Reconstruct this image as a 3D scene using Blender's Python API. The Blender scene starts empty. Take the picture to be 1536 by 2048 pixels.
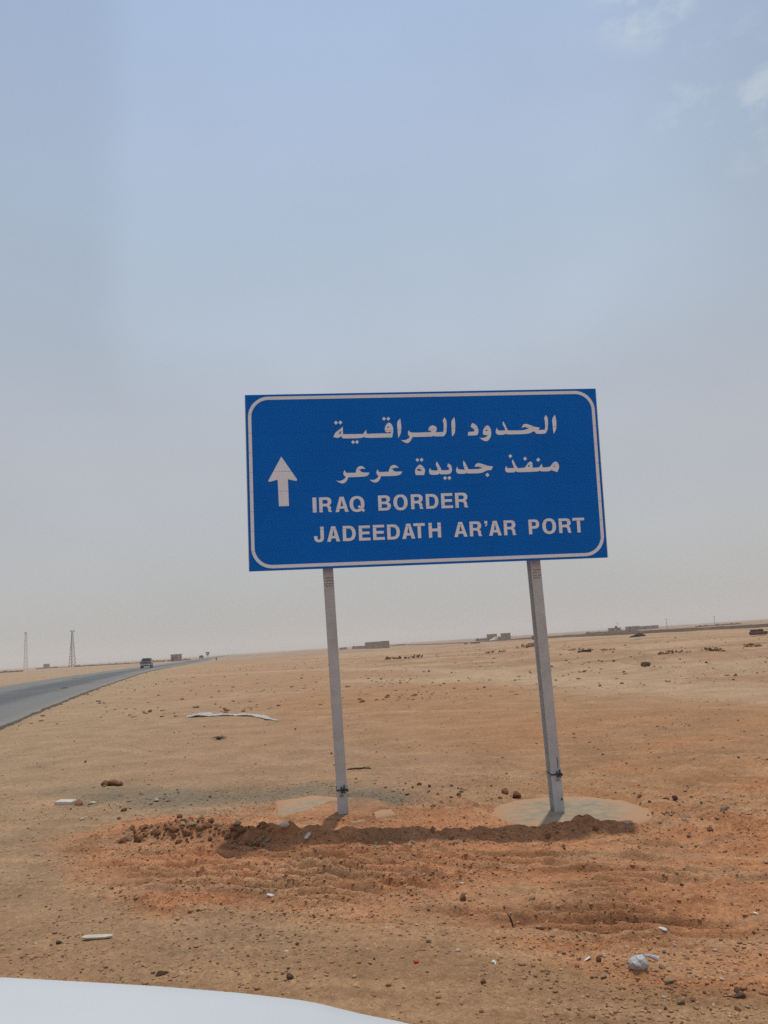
import bpy, bmesh, math, random
from mathutils import noise as mnoise
import numpy as np
from mathutils import Vector, Matrix

R = math.radians
scene = bpy.context.scene
COL = scene.collection

# ------------------------------------------------------------------ camera
PITCH, ROLL, CAM_H = R(9.448), R(3.77), 1.6
cam = bpy.data.cameras.new('camera')
cam.sensor_fit = 'VERTICAL'; cam.sensor_height = 24.0
cam.lens = 1580.0 / 2048.0 * 24.0
cam.clip_start = 0.05; cam.clip_end = 20000
cam_o = bpy.data.objects.new('camera', cam); COL.objects.link(cam_o)
cp, sp, cr, sr = math.cos(PITCH), math.sin(PITCH), math.cos(ROLL), math.sin(ROLL)
r_ = Vector((1, 0, 0)); u_ = Vector((0, -sp, cp)); f_ = Vector((0, cp, sp))
X = cr * r_ - sr * u_; Y = sr * r_ + cr * u_; Z = -f_
cam_o.matrix_world = Matrix(((X.x, Y.x, Z.x, 0), (X.y, Y.y, Z.y, 0), (X.z, Y.z, Z.z, CAM_H), (0, 0, 0, 1)))
scene.camera = cam_o

# ------------------------------------------------------------------ world, sun, exposure
world = bpy.data.worlds.new('World'); scene.world = world; world.use_nodes = True
wn, wl = world.node_tree.nodes, world.node_tree.links
wn.clear()
def W(t, **k):
    n = wn.new(t)
    for a, b in k.items(): setattr(n, a, b)
    return n
w_out = W('ShaderNodeOutputWorld'); w_bg = W('ShaderNodeBackground'); w_bg.inputs['Strength'].default_value = 0.1
wl.new(w_bg.outputs[0], w_out.inputs[0])
sky = W('ShaderNodeTexSky', sky_type='NISHITA', sun_disc=False, sun_elevation=R(78.7), sun_rotation=R(25), air_density=1.0, dust_density=4.0, ozone_density=1.0)
tc = W('ShaderNodeTexCoord'); sepw = W('ShaderNodeSeparateXYZ'); wl.new(tc.outputs['Generated'], sepw.inputs[0])
ramp = W('ShaderNodeValToRGB'); wl.new(sepw.outputs['Z'], ramp.inputs[0])
SKY = [(0.0, (0.484, 0.490, 0.470)), (0.10, (0.484, 0.498, 0.508)), (0.25, (0.475, 0.510, 0.560)), (0.42, (0.415, 0.497, 0.595)), (0.68, (0.342, 0.455, 0.640)), (1.0, (0.342, 0.455, 0.655))]
cr_ = ramp.color_ramp
while len(cr_.elements) < len(SKY): cr_.elements.new(0.5)
for e, (p, c) in zip(cr_.elements, SKY): e.position = p; e.color = (*c, 1)
def wmath(op, a, b=None, c=None, clamp=False):
    n = W('ShaderNodeMath', operation=op, use_clamp=clamp)
    for i, v in enumerate((a, b, c)):
        if v is None: continue
        if isinstance(v, (int, float)): n.inputs[i].default_value = v
        else: wl.new(v, n.inputs[i])
    return n.outputs[0]
def wnoise(scale, detail=4, rough=0.55, stretch=(1, 1, 1)):
    mp = W('ShaderNodeMapping'); mp.inputs['Scale'].default_value = stretch; wl.new(tc.outputs['Generated'], mp.inputs[0])
    n = W('ShaderNodeTexNoise'); n.inputs['Scale'].default_value = scale; n.inputs['Detail'].default_value = detail; n.inputs['Roughness'].default_value = rough
    wl.new(mp.outputs[0], n.inputs['Vector']); return n.outputs['Fac']
def wsmooth(v, a, b):
    n = W('ShaderNodeMapRange', interpolation_type='SMOOTHSTEP'); wl.new(v, n.inputs[0]); n.inputs[1].default_value = a; n.inputs[2].default_value = b
    return n.outputs[0]
# broad thin veil: gentle streaks all over the sky
streak = wnoise(2.2, 5, 0.5, (1.0, 1.0, 2.2))
veil = wmath('MULTIPLY_ADD', streak, 0.22, 0.89)
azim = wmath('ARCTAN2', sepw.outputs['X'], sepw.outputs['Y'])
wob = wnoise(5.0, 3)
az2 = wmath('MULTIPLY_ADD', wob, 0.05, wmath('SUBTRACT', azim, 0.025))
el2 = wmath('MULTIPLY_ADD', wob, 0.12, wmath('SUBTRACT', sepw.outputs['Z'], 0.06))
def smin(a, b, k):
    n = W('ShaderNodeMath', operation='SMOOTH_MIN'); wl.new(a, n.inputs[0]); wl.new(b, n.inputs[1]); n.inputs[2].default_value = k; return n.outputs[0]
reflection_area = smin(smin(wmath('ADD', az2, 0.325), wmath('SUBTRACT', el2, 0.335), 0.10), wmath('MULTIPLY', wmath('SUBTRACT', 0.40, az2), 0.35), 0.15)  # outline of the windscreen reflection, rounded at the lower left
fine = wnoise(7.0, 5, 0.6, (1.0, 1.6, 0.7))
sheet = wmath('MULTIPLY', wsmooth(reflection_area, -0.05, 0.035), wmath('MULTIPLY_ADD', fine, 0.7, 0.65))  # soft brighter patch: windscreen reflection painted into the sky colour
veil = wmath('MULTIPLY_ADD', sheet, 0.115, veil)  # painted reflection lightens the sky here, no cloud
# small bright cloud tufts high up
cn = wnoise(13.0, 6, 0.62, (1, 1, 1.6)); big = wnoise(2.1, 2, 0.5)
def near(d, rad):
    vd = W('ShaderNodeVectorMath', operation='DISTANCE'); wl.new(tc.outputs['Generated'], vd.inputs[0]); vd.inputs[1].default_value = Vector(d).normalized()
    return wmath('SUBTRACT', 1.0, wsmooth(vd.outputs['Value'], rad * 0.25, rad))
spots = near((0.298, 0.708, 0.640), 0.072)
spots = wmath('MAXIMUM', spots, wmath('MULTIPLY', near((0.392, 0.748, 0.538), 0.10), 0.65))
spots = wmath('MAXIMUM', spots, wmath('MULTIPLY', wsmooth(big, 0.60, 0.72), wsmooth(sepw.outputs['Z'], 0.68, 0.80)))
tuft = wmath('MULTIPLY', wsmooth(cn, 0.47, 0.68), spots)
vm = W('ShaderNodeVectorMath', operation='SCALE'); wl.new(ramp.outputs[0], vm.inputs[0]); wl.new(wmath('MULTIPLY', veil, 10.0), vm.inputs['Scale'])  # veil: thin streaks plus the painted windscreen reflection
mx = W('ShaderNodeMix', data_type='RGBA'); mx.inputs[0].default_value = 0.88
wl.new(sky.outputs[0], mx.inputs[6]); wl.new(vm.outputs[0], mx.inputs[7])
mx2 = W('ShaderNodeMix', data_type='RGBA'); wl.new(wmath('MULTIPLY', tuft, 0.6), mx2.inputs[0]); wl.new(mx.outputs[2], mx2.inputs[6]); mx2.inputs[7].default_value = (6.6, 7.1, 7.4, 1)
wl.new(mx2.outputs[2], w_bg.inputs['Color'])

sun = bpy.data.lights.new('sun', 'SUN'); sun.energy = 2.35; sun.angle = R(0.9); sun.color = (1.0, 0.95, 0.87)
sun_o = bpy.data.objects.new('sun', sun); COL.objects.link(sun_o)
sun_o.rotation_euler = Vector((-0.07, -0.182, -1)).to_track_quat('-Z', 'Y').to_euler()
sun_o.location = (10, 20, 100)
vs = scene.view_settings
vs.view_transform = 'Standard'; vs.look = 'None'; vs.exposure = 0.0; vs.gamma = 1.0; vs.use_curve_mapping = False
scene.cycles.volume_bounces = 1
scene.cycles.use_denoising = False
scene.cycles.use_adaptive_sampling = False

# ------------------------------------------------------------------ helpers
def tag(o, label=None, cat=None, group=None, kind=None):
    if label: o['label'] = label
    if cat: o['category'] = cat
    if group: o['group'] = group
    if kind: o['kind'] = kind
    return o
def link(name, me, mat=None, parent=None):
    o = bpy.data.objects.new(name, me); COL.objects.link(o)
    if mat is not None and me is not None and not me.materials: me.materials.append(mat)
    if parent: o.parent = parent
    return o
def empty(name, loc, rz=0.0):
    o = bpy.data.objects.new(name, None); COL.objects.link(o); o.location = loc; o.rotation_euler = (0, 0, rz); o.empty_display_size = 0.1
    return o
class MB:
    def __init__(s): s.bm = bmesh.new()
    def box(s, c, d, rz=0, bev=0, taper=None, M=None):
        m = Matrix.Translation(c) @ Matrix.Rotation(rz, 4, 'Z')
        if M is not None: m = M @ m
        vs_ = [Vector((x * d[0] / 2, y * d[1] / 2, z * d[2] / 2)) for x in (-1, 1) for y in (-1, 1) for z in (-1, 1)]
        if taper:
            for v in vs_:
                if v.z > 0: v.x = v.x * taper[0] + (taper[2] if len(taper) > 2 else 0); v.y = v.y * taper[1] + (taper[3] if len(taper) > 3 else 0)
        v = [s.bm.verts.new(m @ p) for p in vs_]
        fs = [s.bm.faces.new([v[i] for i in q]) for q in ((0, 1, 3, 2), (4, 6, 7, 5), (0, 4, 5, 1), (2, 3, 7, 6), (0, 2, 6, 4), (1, 5, 7, 3))]
        if bev:
            es = list({e for f in fs for e in f.edges})
            bmesh.ops.bevel(s.bm, geom=es, offset=bev, segments=2, affect='EDGES', profile=0.6)
        return s
    def tube(s, pts, r, n=8, cap=True):
        pts = [Vector(p) for p in pts]; rings = []
        rs = r if isinstance(r, (list, tuple)) else [r] * len(pts)
        for i, p in enumerate(pts):
            t = (pts[min(i + 1, len(pts) - 1)] - pts[max(i - 1, 0)]).normalized()
            a = t.orthogonal().normalized(); 
            if abs(t.z) < 0.9: a = t.cross(Vector((0, 0, 1))).normalized()
            b = t.cross(a)
            rings.append([s.bm.verts.new(p + (a * math.cos(k * 2 * math.pi / n) + b * math.sin(k * 2 * math.pi / n)) * rs[i]) for k in range(n)])
        for A, B in zip(rings, rings[1:]):
            for k in range(n): s.bm.faces.new((A[k], A[(k + 1) % n], B[(k + 1) % n], B[k]))
        if cap: s.bm.faces.new(rings[0][::-1]); s.bm.faces.new(rings[-1])
        return s
    def prism(s, poly, z0, z1, M=None):
        M = M or Matrix()
        a = [s.bm.verts.new(M @ Vector((x, y, z0))) for x, y in poly]; b = [s.bm.verts.new(M @ Vector((x, y, z1))) for x, y in poly]
        n = len(poly); s.bm.faces.new(a[::-1]); s.bm.faces.new(b)
        for k in range(n): s.bm.faces.new((a[k], a[(k + 1) % n], b[(k + 1) % n], b[k]))
        return s
    def mesh(s, name, smooth=False):
        bmesh.ops.recalc_face_normals(s.bm, faces=s.bm.faces)
        me = bpy.data.meshes.new(name); s.bm.to_mesh(me); s.bm.free()
        if smooth:
            me.shade_smooth()
            me.set_sharp_from_angle(angle=R(40))
        return me
    def build(s, name, mat, parent=None, smooth=False): return link(name, s.mesh(name, smooth), mat, parent)

# vectorised value noise
def _hash(i, j, seed):
    n = (i.astype(np.int64) * 374761393 + j.astype(np.int64) * 668265263 + seed * 1442695041) & 0x7fffffff
    n = ((n ^ (n >> 13)) * 1274126177) & 0x7fffffff
    return ((n ^ (n >> 16)) & 0xffff) / 65535.0
def vnoise(x, y, seed=0):
    xi, yi = np.floor(x), np.floor(y); fx, fy = x - xi, y - yi
    fx = fx * fx * (3 - 2 * fx); fy = fy * fy * (3 - 2 * fy)
    a, b, c, d = _hash(xi, yi, seed), _hash(xi + 1, yi, seed), _hash(xi, yi + 1, seed), _hash(xi + 1, yi + 1, seed)
    return (a * (1 - fx) + b * fx) * (1 - fy) + (c * (1 - fx) + d * fx) * fy
def fbm(x, y, scale, octv=3, seed=0, gain=0.5):
    s, amp, tot = 0, 1.0, 0
    ca, sa = math.cos(0.6), math.sin(0.6)
    x, y = x / scale, y / scale
    for k in range(octv):
        s = s + amp * vnoise(x, y, seed + k * 17); tot += amp; amp *= gain
        x, y = (x * ca - y * sa) * 2.03 + 3.1, (x * sa + y * ca) * 2.03 + 7.7
    return s / tot
def sstep(v, a, b):
    t = np.clip((v - a) / (b - a), 0, 1); return t * t * (3 - 2 * t)
def gauss(v, s): return np.exp(-(v / s) ** 2)

# ------------------------------------------------------------------ materials
def new_mat(name):
    m = bpy.data.materials.new(name); m.use_nodes = True
    nt = m.node_tree; b = nt.nodes['Principled BSDF']; return m, nt, b
def mat(name, col, rough=0.7, metal=0.0, var=0.15, scale=6.0, bump=0.0, bscale=40.0, col2=None, spec=0.5, rnd=0.0, detail=5):
    m, nt, b = new_mat(name); N, L = nt.nodes, nt.links
    b.inputs['Roughness'].default_value = rough; b.inputs['Metallic'].default_value = metal; b.inputs['Specular IOR Level'].default_value = spec
    tcn = N.new('ShaderNodeTexCoord'); n = N.new('ShaderNodeTexNoise'); n.inputs['Scale'].default_value = scale; n.inputs['Detail'].default_value = detail
    L.new(tcn.outputs['Object'], n.inputs['Vector'])
    mx = N.new('ShaderNodeMix'); mx.data_type = 'RGBA'
    c2 = col2 or tuple(c * (1 - 2 * var) for c in col)
    mp = N.new('ShaderNodeMapRange'); mp.inputs[1].default_value = 0.3; mp.inputs[2].default_value = 0.7
    L.new(n.outputs['Fac'], mp.inputs[0]); L.new(mp.outputs[0], mx.inputs[0])
    mx.inputs[6].default_value = (*c2, 1); mx.inputs[7].default_value = (*col, 1)
    out = mx.outputs[2]
    if rnd:
        oi = N.new('ShaderNodeObjectInfo'); mr = N.new('ShaderNodeMapRange'); mr.inputs[3].default_value = 1 - rnd; mr.inputs[4].default_value = 1 + rnd
        L.new(oi.outputs['Random'], mr.inputs[0]); sc = N.new('ShaderNodeVectorMath'); sc.operation = 'SCALE'
        L.new(out, sc.inputs[0]); L.new(mr.outputs[0], sc.inputs['Scale']); out = sc.outputs[0]
    L.new(out, b.inputs['Base Color'])
    if bump:
        n2 = N.new('ShaderNodeTexNoise'); n2.inputs['Scale'].default_value = bscale; n2.inputs['Detail'].default_value = 4; L.new(tcn.outputs['Object'], n2.inputs['Vector'])
        bp = N.new('ShaderNodeBump'); bp.inputs['Strength'].default_value = bump; bp.inputs['Distance'].default_value = 0.02; L.new(n2.outputs['Fac'], bp.inputs['Height']); L.new(bp.outputs[0], b.inputs['Normal'])
    return m

def soil_material(name, attr, pebble=True):
    m, nt, b = new_mat(name); N, L = nt.nodes, nt.links
    b.inputs['Roughness'].default_value = 0.95; b.inputs['Specular IOR Level'].default_value = 0.08
    at = N.new('ShaderNodeAttribute'); at.attribute_name = attr
    g = N.new('ShaderNodeNewGeometry')
    def noise(scale, det=4, rough=0.6):
        n = N.new('ShaderNodeTexNoise'); n.inputs['Scale'].default_value = scale; n.inputs['Detail'].default_value = det; n.inputs['Roughness'].default_value = rough
        L.new(g.outputs['Position'], n.inputs['Vector']); return n.outputs['Fac']
    def mr(v, a, bb, c, d):
        n = N.new('ShaderNodeMapRange'); L.new(v, n.inputs[0])
        for i, k in enumerate((a, bb, c, d)): n.inputs[i + 1].default_value = k
        return n.outputs[0]
    def mul(a, c):
        n = N.new('ShaderNodeMath'); n.operation = 'MULTIPLY'; L.new(a, n.inputs[0])
        if isinstance(c, float): n.inputs[1].default_value = c
        else: L.new(c, n.inputs[1])
        return n.outputs[0]
    v = mul(mr(noise(1.3, 6), 0.3, 0.7, 0.84, 1.16), mr(noise(14, 5, 0.7), 0.3, 0.7, 0.82, 1.18))
    v = mul(v, mr(noise(90, 3, 0.7), 0.3, 0.7, 0.80, 1.2))
    if pebble:   # small pale and dark grit, each its own colour
        vo = N.new('ShaderNodeTexVoronoi'); vo.inputs['Scale'].default_value = 55; L.new(g.outputs['Position'], vo.inputs['Vector'])
        sepc = N.new('ShaderNodeSeparateColor'); L.new(vo.outputs['Color'], sepc.inputs[0])
        v = mul(v, mr(sepc.outputs[0], 0.0, 1.0, 0.86, 1.14))
    sc = N.new('ShaderNodeVectorMath'); sc.operation = 'SCALE'; L.new(at.outputs['Color'], sc.inputs[0]); L.new(v, sc.inputs['Scale'])
    L.new(sc.outputs[0], b.inputs['Base Color'])
    add = N.new('ShaderNodeMath'); add.operation = 'ADD'; L.new(mul(noise(32, 6, 0.78), 0.8), add.inputs[0]); L.new(mul(noise(110, 3, 0.6), 0.30), add.inputs[1])
    bp = N.new('ShaderNodeBump'); bp.inputs['Strength'].default_value = 0.8; bp.inputs['Distance'].default_value = 0.035
    L.new(add.outputs[0], bp.inputs['Height']); L.new(bp.outputs[0], b.inputs['Normal'])
    return m
M_SOIL = soil_material('sandy_soil', 'soil')
M_PEB = mat('pebble_attr', (0.3, 0.2, 0.12), 0.95, spec=0.1)
def attr_mat(name, attr, rough, spec=0.1, bump=0.4):
    m, nt, b = new_mat(name); N, L = nt.nodes, nt.links
    at = N.new('ShaderNodeAttribute'); at.attribute_name = attr
    tcn = N.new('ShaderNodeNewGeometry'); n = N.new('ShaderNodeTexNoise'); n.inputs['Scale'].default_value = 3.0; n.inputs['Detail'].default_value = 8; n.inputs['Roughness'].default_value = 0.7
    L.new(tcn.outputs['Position'], n.inputs['Vector'])
    mp = N.new('ShaderNodeMapRange'); mp.inputs[1].default_value = 0.3; mp.inputs[2].default_value = 0.7; mp.inputs[3].default_value = 0.85; mp.inputs[4].default_value = 1.15; L.new(n.outputs['Fac'], mp.inputs[0])
    sc = N.new('ShaderNodeVectorMath'); sc.operation = 'SCALE'; L.new(at.outputs['Color'], sc.inputs[0]); L.new(mp.outputs[0], sc.inputs['Scale'])
    L.new(sc.outputs[0], b.inputs['Base Color']); b.inputs['Roughness'].default_value = rough; b.inputs['Specular IOR Level'].default_value = spec
    if bump:
        n2 = N.new('ShaderNodeTexNoise'); n2.inputs['Scale'].default_value = 60; n2.inputs['Detail'].default_value = 3; L.new(tcn.outputs['Position'], n2.inputs['Vector'])
        bp = N.new('ShaderNodeBump'); bp.inputs['Strength'].default_value = bump; bp.inputs['Distance'].default_value = 0.01; L.new(n2.outputs['Fac'], bp.inputs['Height']); L.new(bp.outputs[0], b.inputs['Normal'])
    return m
M_PEB = attr_mat('pebbles', 'tint', 0.92, 0.1, 0.0)
M_ROAD = attr_mat('dusty_asphalt', 'tint', 0.55, 0.25, 0.35)
M_CLOD = mat('red_clod', (0.36, 0.175, 0.092), 0.95, var=0.2, scale=14, bump=0.7, bscale=50, spec=0.08, rnd=0.3)
M_TANST = mat('tan_stone', (0.42, 0.275, 0.17), 0.92, var=0.18, scale=14, bump=0.5, spec=0.1, rnd=0.25)
M_PALE = mat('pale_stone', (0.56, 0.48, 0.385), 0.9, var=0.12, scale=14, bump=0.4, spec=0.15, rnd=0.15)
M_DARKST = mat('dark_stone', (0.15, 0.09, 0.06), 0.95, var=0.2, scale=10, bump=0.5, spec=0.1, rnd=0.25)
M_BLUE = mat('blue_sheeting', (0.004, 0.160, 0.62), 0.6, var=0.055, scale=1.4, spec=0.06)
M_WHITE = mat('white_sheeting', (0.88, 0.90, 0.93), 0.5, var=0.03, scale=9.0, spec=0.3)
M_ALU = mat('mill_aluminium', (0.62, 0.64, 0.66), 0.42, metal=0.85, var=0.06, scale=8)
M_STEEL = mat('galvanised_steel', (0.55, 0.555, 0.54), 0.55, metal=0.1, var=0.09, scale=7, bump=0.12, bscale=25, spec=0.4)
M_STEELD = mat('weathered_steel', (0.085, 0.10, 0.095), 0.6, metal=0.4, var=0.25, scale=40)
M_RUST = mat('rusty_steel', (0.19, 0.115, 0.08), 0.85, metal=0.1, var=0.25, scale=20)
M_INK = mat('faded_ink', (0.05, 0.048, 0.045), 0.8, var=0.1)
M_PLAST = mat('white_plastic', (0.82, 0.79, 0.74), 0.45, var=0.10, scale=12, bump=0.5, bscale=18, spec=0.5)
M_FILM = mat('cloudy_plastic', (0.50, 0.475, 0.45), 0.35, var=0.12, scale=30, bump=0.3, bscale=40, spec=0.5)
M_WOODW = mat('bleached_wood', (0.55, 0.47, 0.36), 0.85, var=0.12, scale=30)
M_WOODD = mat('dark_wood', (0.06, 0.035, 0.022), 0.9, var=0.2, scale=10)
M_TWIG = mat('dry_twig', (0.07, 0.045, 0.03), 0.95, var=0.2)
M_REDP = mat('red_scrap', (0.45, 0.03, 0.025), 0.6, var=0.1)
M_MUD = mat('mud_block', (0.37, 0.27, 0.19), 0.95, var=0.12, scale=0.7, spec=0.1, rnd=0.12)
M_MUDD = mat('dark_mud_block', (0.33, 0.25, 0.185), 0.95, var=0.15, scale=0.7, spec=0.1, rnd=0.12)
M_PINK = mat('pinkish_render', (0.36, 0.23, 0.19), 0.95, var=0.1, scale=0.5, spec=0.1)
M_GAP = mat('dark_opening', (0.03, 0.026, 0.022), 0.9)
M_TARP = mat('black_tarp', (0.022, 0.020, 0.019), 0.95, var=0.2, scale=3, bump=0.5, bscale=5)
M_SOFA = mat('brown_upholstery', (0.14, 0.085, 0.065), 0.9, var=0.2, scale=5)
M_PAINTW = mat('dusty_white_car_paint', (0.53, 0.55, 0.545), 0.40, var=0.015, scale=3, spec=0.5)
M_GREYP = mat('grey_car_paint', (0.20, 0.21, 0.22), 0.35, metal=0.3, var=0.05, scale=3)
M_BLACKP = mat('black_plastic', (0.02, 0.02, 0.021), 0.6)
M_GLASS = mat('tinted_glass', (0.012, 0.013, 0.015), 0.08, spec=0.6, var=0.05)
M_TYRE = mat('rubber', (0.018, 0.018, 0.018), 0.85)
M_LAMPR = mat('red_lens', (0.25, 0.015, 0.012), 0.2)
M_LAMPC = mat('clear_lens', (0.55, 0.57, 0.58), 0.12)
M_TWRED = mat('tower_red_paint', (0.36, 0.06, 0.045), 0.6)
M_TWWHT = mat('tower_white_paint', (0.55, 0.53, 0.50), 0.6)
M_SIGNBK = mat('grey_sign_back', (0.22, 0.22, 0.21), 0.55, metal=0.3)

# ------------------------------------------------------------------ terrain shape
# right edge of the road as x(y); the road runs past the camera's left and bends away to the right far off
RY = np.array([-400., -60., 22.2, 42., 70., 100.4, 140., 232., 400., 600., 1500., 3000.])
RX = np.array([105., 11.9, -10.87, -16.42, -23.6, -31.1, -38.9, -54.5, -88., -125., -292., -570.])
def road_right(y): return np.interp(y, RY, RX)
ROAD_W = 11.4
def road_mask(x, y):
    d = x - road_right(y); return sstep(-d, -0.2, 0.15) * sstep(d, -ROAD_W - 0.9, -ROAD_W - 0.4)
PAD_R = [(0.82, 8.06), (0.92, 8.40), (1.18, 8.62), (1.52, 8.68), (1.88, 8.58), (2.18, 8.28), (2.32, 7.82), (2.24, 7.42), (1.96, 7.24), (1.55, 7.20), (1.15, 7.30), (0.90, 7.64)]
PAD_L = [(-1.36, 8.75), (-0.95, 8.95), (-0.45, 8.60), (-0.15, 8.15), (-0.06, 7.75), (-0.45, 7.52), (-0.97, 7.62), (-1.22, 8.0)]
def berm_y(x): return np.interp(x, [-3.2, -2.3, -1.8, -1.3, -0.9, -0.4, 0.4, 1.0, 1.55, 2.0, 2.6], [7.5, 7.38, 7.20, 7.00, 6.90, 6.92, 6.99, 7.08, 7.13, 7.09, 7.0])
def base_h(x, y):
    g = np.exp(-((y - 7.7) / 2.3) ** 2) * (1 - sstep(np.abs(x), 3.5, 7))
    h = np.interp(x, [-4, -0.6, 1.5, 4], [0.03, 0.03, -0.105, -0.07]) * g
    far = sstep(np.hypot(x, y), 15, 120)
    h = h + (fbm(x, y, 60, 3, 5) - 0.5) * 0.9 * far * sstep(x - road_right(y), 3, 30)
    h = h + (fbm(x, y, 60, 3, 6) - 0.5) * 0.7 * far * sstep(road_right(y) - ROAD_W - x, 3, 30)
    return h
GROOVES = [(5.35, -2.1, 0.0, .018), (5.47, -2.3, 0.2, .022), (5.60, -2.3, 0.5, .018), (5.74, -2.4, 0.3, .026), (5.87, -2.5, 0.6, .020), (6.02, -2.6, 0.4, .026), (6.15, -2.6, 0.9, .018), (6.30, -2.6, 0.6, .022), (6.42, -2.3, 1.4, .016), (5.15, -0.2, 1.6, .018), (5.02, 0.2, 1.9, .020), (4.88, 0.4, 2.0, .016), (6.60, -0.5, 2.2, .016), (6.20, 0.6, 2.6, .018), (5.95, 0.9, 2.8, .020)]
TRACKS = [[(1.2, 10.4), (2.0, 9.3), (2.8, 8.2), (3.3, 7.2), (3.5, 6.2)], [(1.5, 10.7), (2.3, 9.6), (3.1, 8.5), (3.65, 7.4), (3.9, 6.4)], [(-2.2, 12.6), (-0.7, 11.3), (0.4, 10.5), (1.4, 9.8), (2.6, 9.4), (5.0, 9.3)], [(-1.5, 13.4), (0.2, 12.0), (1.6, 11.2), (3.4, 10.7), (6.0, 10.9)], [(3.0, 13.5), (4.6, 12.0), (5.2, 10.0), (5.0, 8.2)], [(3.6, 14), (5.2, 12.4), (5.9, 10.2), (5.7, 8.2)], [(-6, 16), (-3.5, 13.2), (-1.8, 11.8), (0, 10.9)], [(-7, 20), (0, 19), (6, 15.5), (10, 11)], [(-7, 21.8), (0, 20.8), (6.6, 17), (11, 12.4)]]
def track_dist(x, y, P):
    dd = np.full(np.shape(x), 1e9)
    for (ax, ay), (bx, by) in zip(P, P[1:]):
        t = np.clip(((x - ax) * (bx - ax) + (y - ay) * (by - ay)) / ((bx - ax) ** 2 + (by - ay) ** 2), 0, 1)
        dd = np.minimum(dd, np.hypot(x - ax - t * (bx - ax), y - ay - t * (by - ay)))
    return dd
def red_mask(x, y):
    n = (fbm(x, y, 1.1, 4, 21) - 0.5)
    # churned belt from the left clod ridge across to the right edge
    top = np.interp(x, [-3.6, -2.6, -1.0, 0.0, 2.3, 4.2, 8], [7.3, 8.3, 8.2, 8.5, 8.2, 9.2, 11])
    bot = np.interp(x, [-3.4, -2.3, -1.4, -0.4, 0.5, 0.9, 1.6, 3, 8], [7.3, 6.1, 5.5, 5.0, 4.8, 4.2, 3.5, 3.0, 3.0])
    return sstep(y - bot + n * 1.6, -0.25, 0.35) * sstep(top - y + n * 2.0, -0.35, 0.4) * sstep(x + n, -3.4, -2.4)
def height(x, y, fine=None):
    x = np.asarray(x, float); y = np.asarray(y, float)
    h = base_h(x, y)
    near = 1 - sstep(np.hypot(x, y - 4), 9, 30)
    mid = 1 - sstep(np.hypot(x, y), 30, 160)
    rm = road_mask(x, y)
    red = red_mask(x, y)
    h = h + (fbm(x, y, 2.4, 3, 1) - 0.5) * 0.07 * mid
    h = h + (fbm(x, y, 0.45, 3, 2) - 0.5) * (0.022 + 0.024 * red) * near
    h = h + np.maximum(fbm(x, y, 0.13, 3, 3) - 0.48, -0.05) * (0.024 + 0.050 * red) * near
    clump = sstep(fbm(x, y, 0.7, 3, 4), 0.46, 0.66) * (0.25 + 0.75 * red) + 0.12
    h = h + np.maximum(vnoise(x / 0.060, y / 0.060, 7) - 0.58, 0) * 0.065 * clump * near
    h = h + np.maximum(vnoise(x / 0.033 + 5, y / 0.033, 8) - 0.60, 0) * 0.045 * clump * near
    # drag marks: long low ridges running across, broken up
    h = h + (fbm(x * 0.14 + 9, y + 0.25 * x, 0.15, 3, 35) - 0.5) * 0.055 * red * near * (0.35 + fbm(x, y, 1.2, 2, 36))
    h = h + (fbm(x * 0.10 + 3, y + 0.22 * x, 0.22, 3, 37) - 0.5) * 0.030 * (1 - red) * near
    # grader grooves across the churned soil, each with a lip
    for k, (v0, xa, xb, dp) in enumerate(GROOVES):
        v = y + 0.25 * x - v0 + (vnoise(x / 0.6, x * 0 + k, 90 + k) - 0.5) * 0.05; win = sstep(x, xa, xa + 0.5) * (1 - sstep(x, xb - 0.5, xb)) * (0.35 + 0.9 * fbm(x, y, 0.35, 2, 95))
        h = h - 1.9 * dp * gauss(v, 0.027) * win + 1.7 * dp * gauss(v - 0.054, 0.028) * win
    # faint wheel tracks on the hard sand
    for P in TRACKS:
        dd = track_dist(x, y, P)
        h = h - 0.016 * gauss(dd, 0.07) * (0.5 + fbm(x, y, 0.5, 2, 96))
    # low soil ridges and heaps out in the right-hand field
    fld = sstep(y, 14, 24) * sstep(x - road_right(y), 14, 26) * (1 - sstep(y, 120, 240))
    rdg = np.abs(fbm(x * 0.35 + 40, y, 7.0, 3, 8) - 0.5)
    h = h + fld * (0.30 * (1 - sstep(rdg, 0.0, 0.07)) * fbm(x, y, 2.2, 3, 9) + 0.16 * (fbm(x, y, 1.1, 3, 10) - 0.5))
    ry = np.interp(x, [6.5, 8.1, 9.3, 9.9, 12, 20], [38, 35, 29.4, 26.3, 22.0, 15])
    h = h + 0.17 * gauss(y - ry, 1.1) * sstep(x, 6.5, 8.5) * fbm(x, y, 0.9, 3, 33) * 1.5
    # bank of dug soil along the front of the sign
    by = berm_y(x) + (fbm(x, y, 0.5, 2, 11) - 0.5) * 0.12
    amp = np.interp(x, [-3.0, -2.4, -1.8, -1.3, -0.95, -0.6, 0.0, 0.7, 1.15, 1.5, 1.75, 2.1], [0, .07, .12, .145, .14, .085, .065, .06, .05, .125, .07, 0])
    bump = fbm(x, y, 0.16, 3, 12) * 1.25 + (vnoise(x / 0.07, y / 0.07, 18) - 0.5) * 0.45 - 0.12
    h = h + amp * gauss(y - by, np.where(y < by, 0.115, 0.16)) * (0.55 + 0.9 * bump)
    # raked / tyre ridges that run across
    r1 = 0.5 * sstep(x, -2.5, -1.9) * (1 - sstep(x, 0.0, 0.5)) * sstep(y, 5.3, 5.6) * (1 - sstep(y, 6.5, 6.9))
    wv = y + 0.25 * x + (fbm(x, y, 0.9, 3, 13) - 0.5) * 0.35
    h = h + r1 * 0.024 * np.sin(wv * 2 * math.pi / 0.19) * fbm(x, y, 0.5, 2, 14) * 1.8
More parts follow.
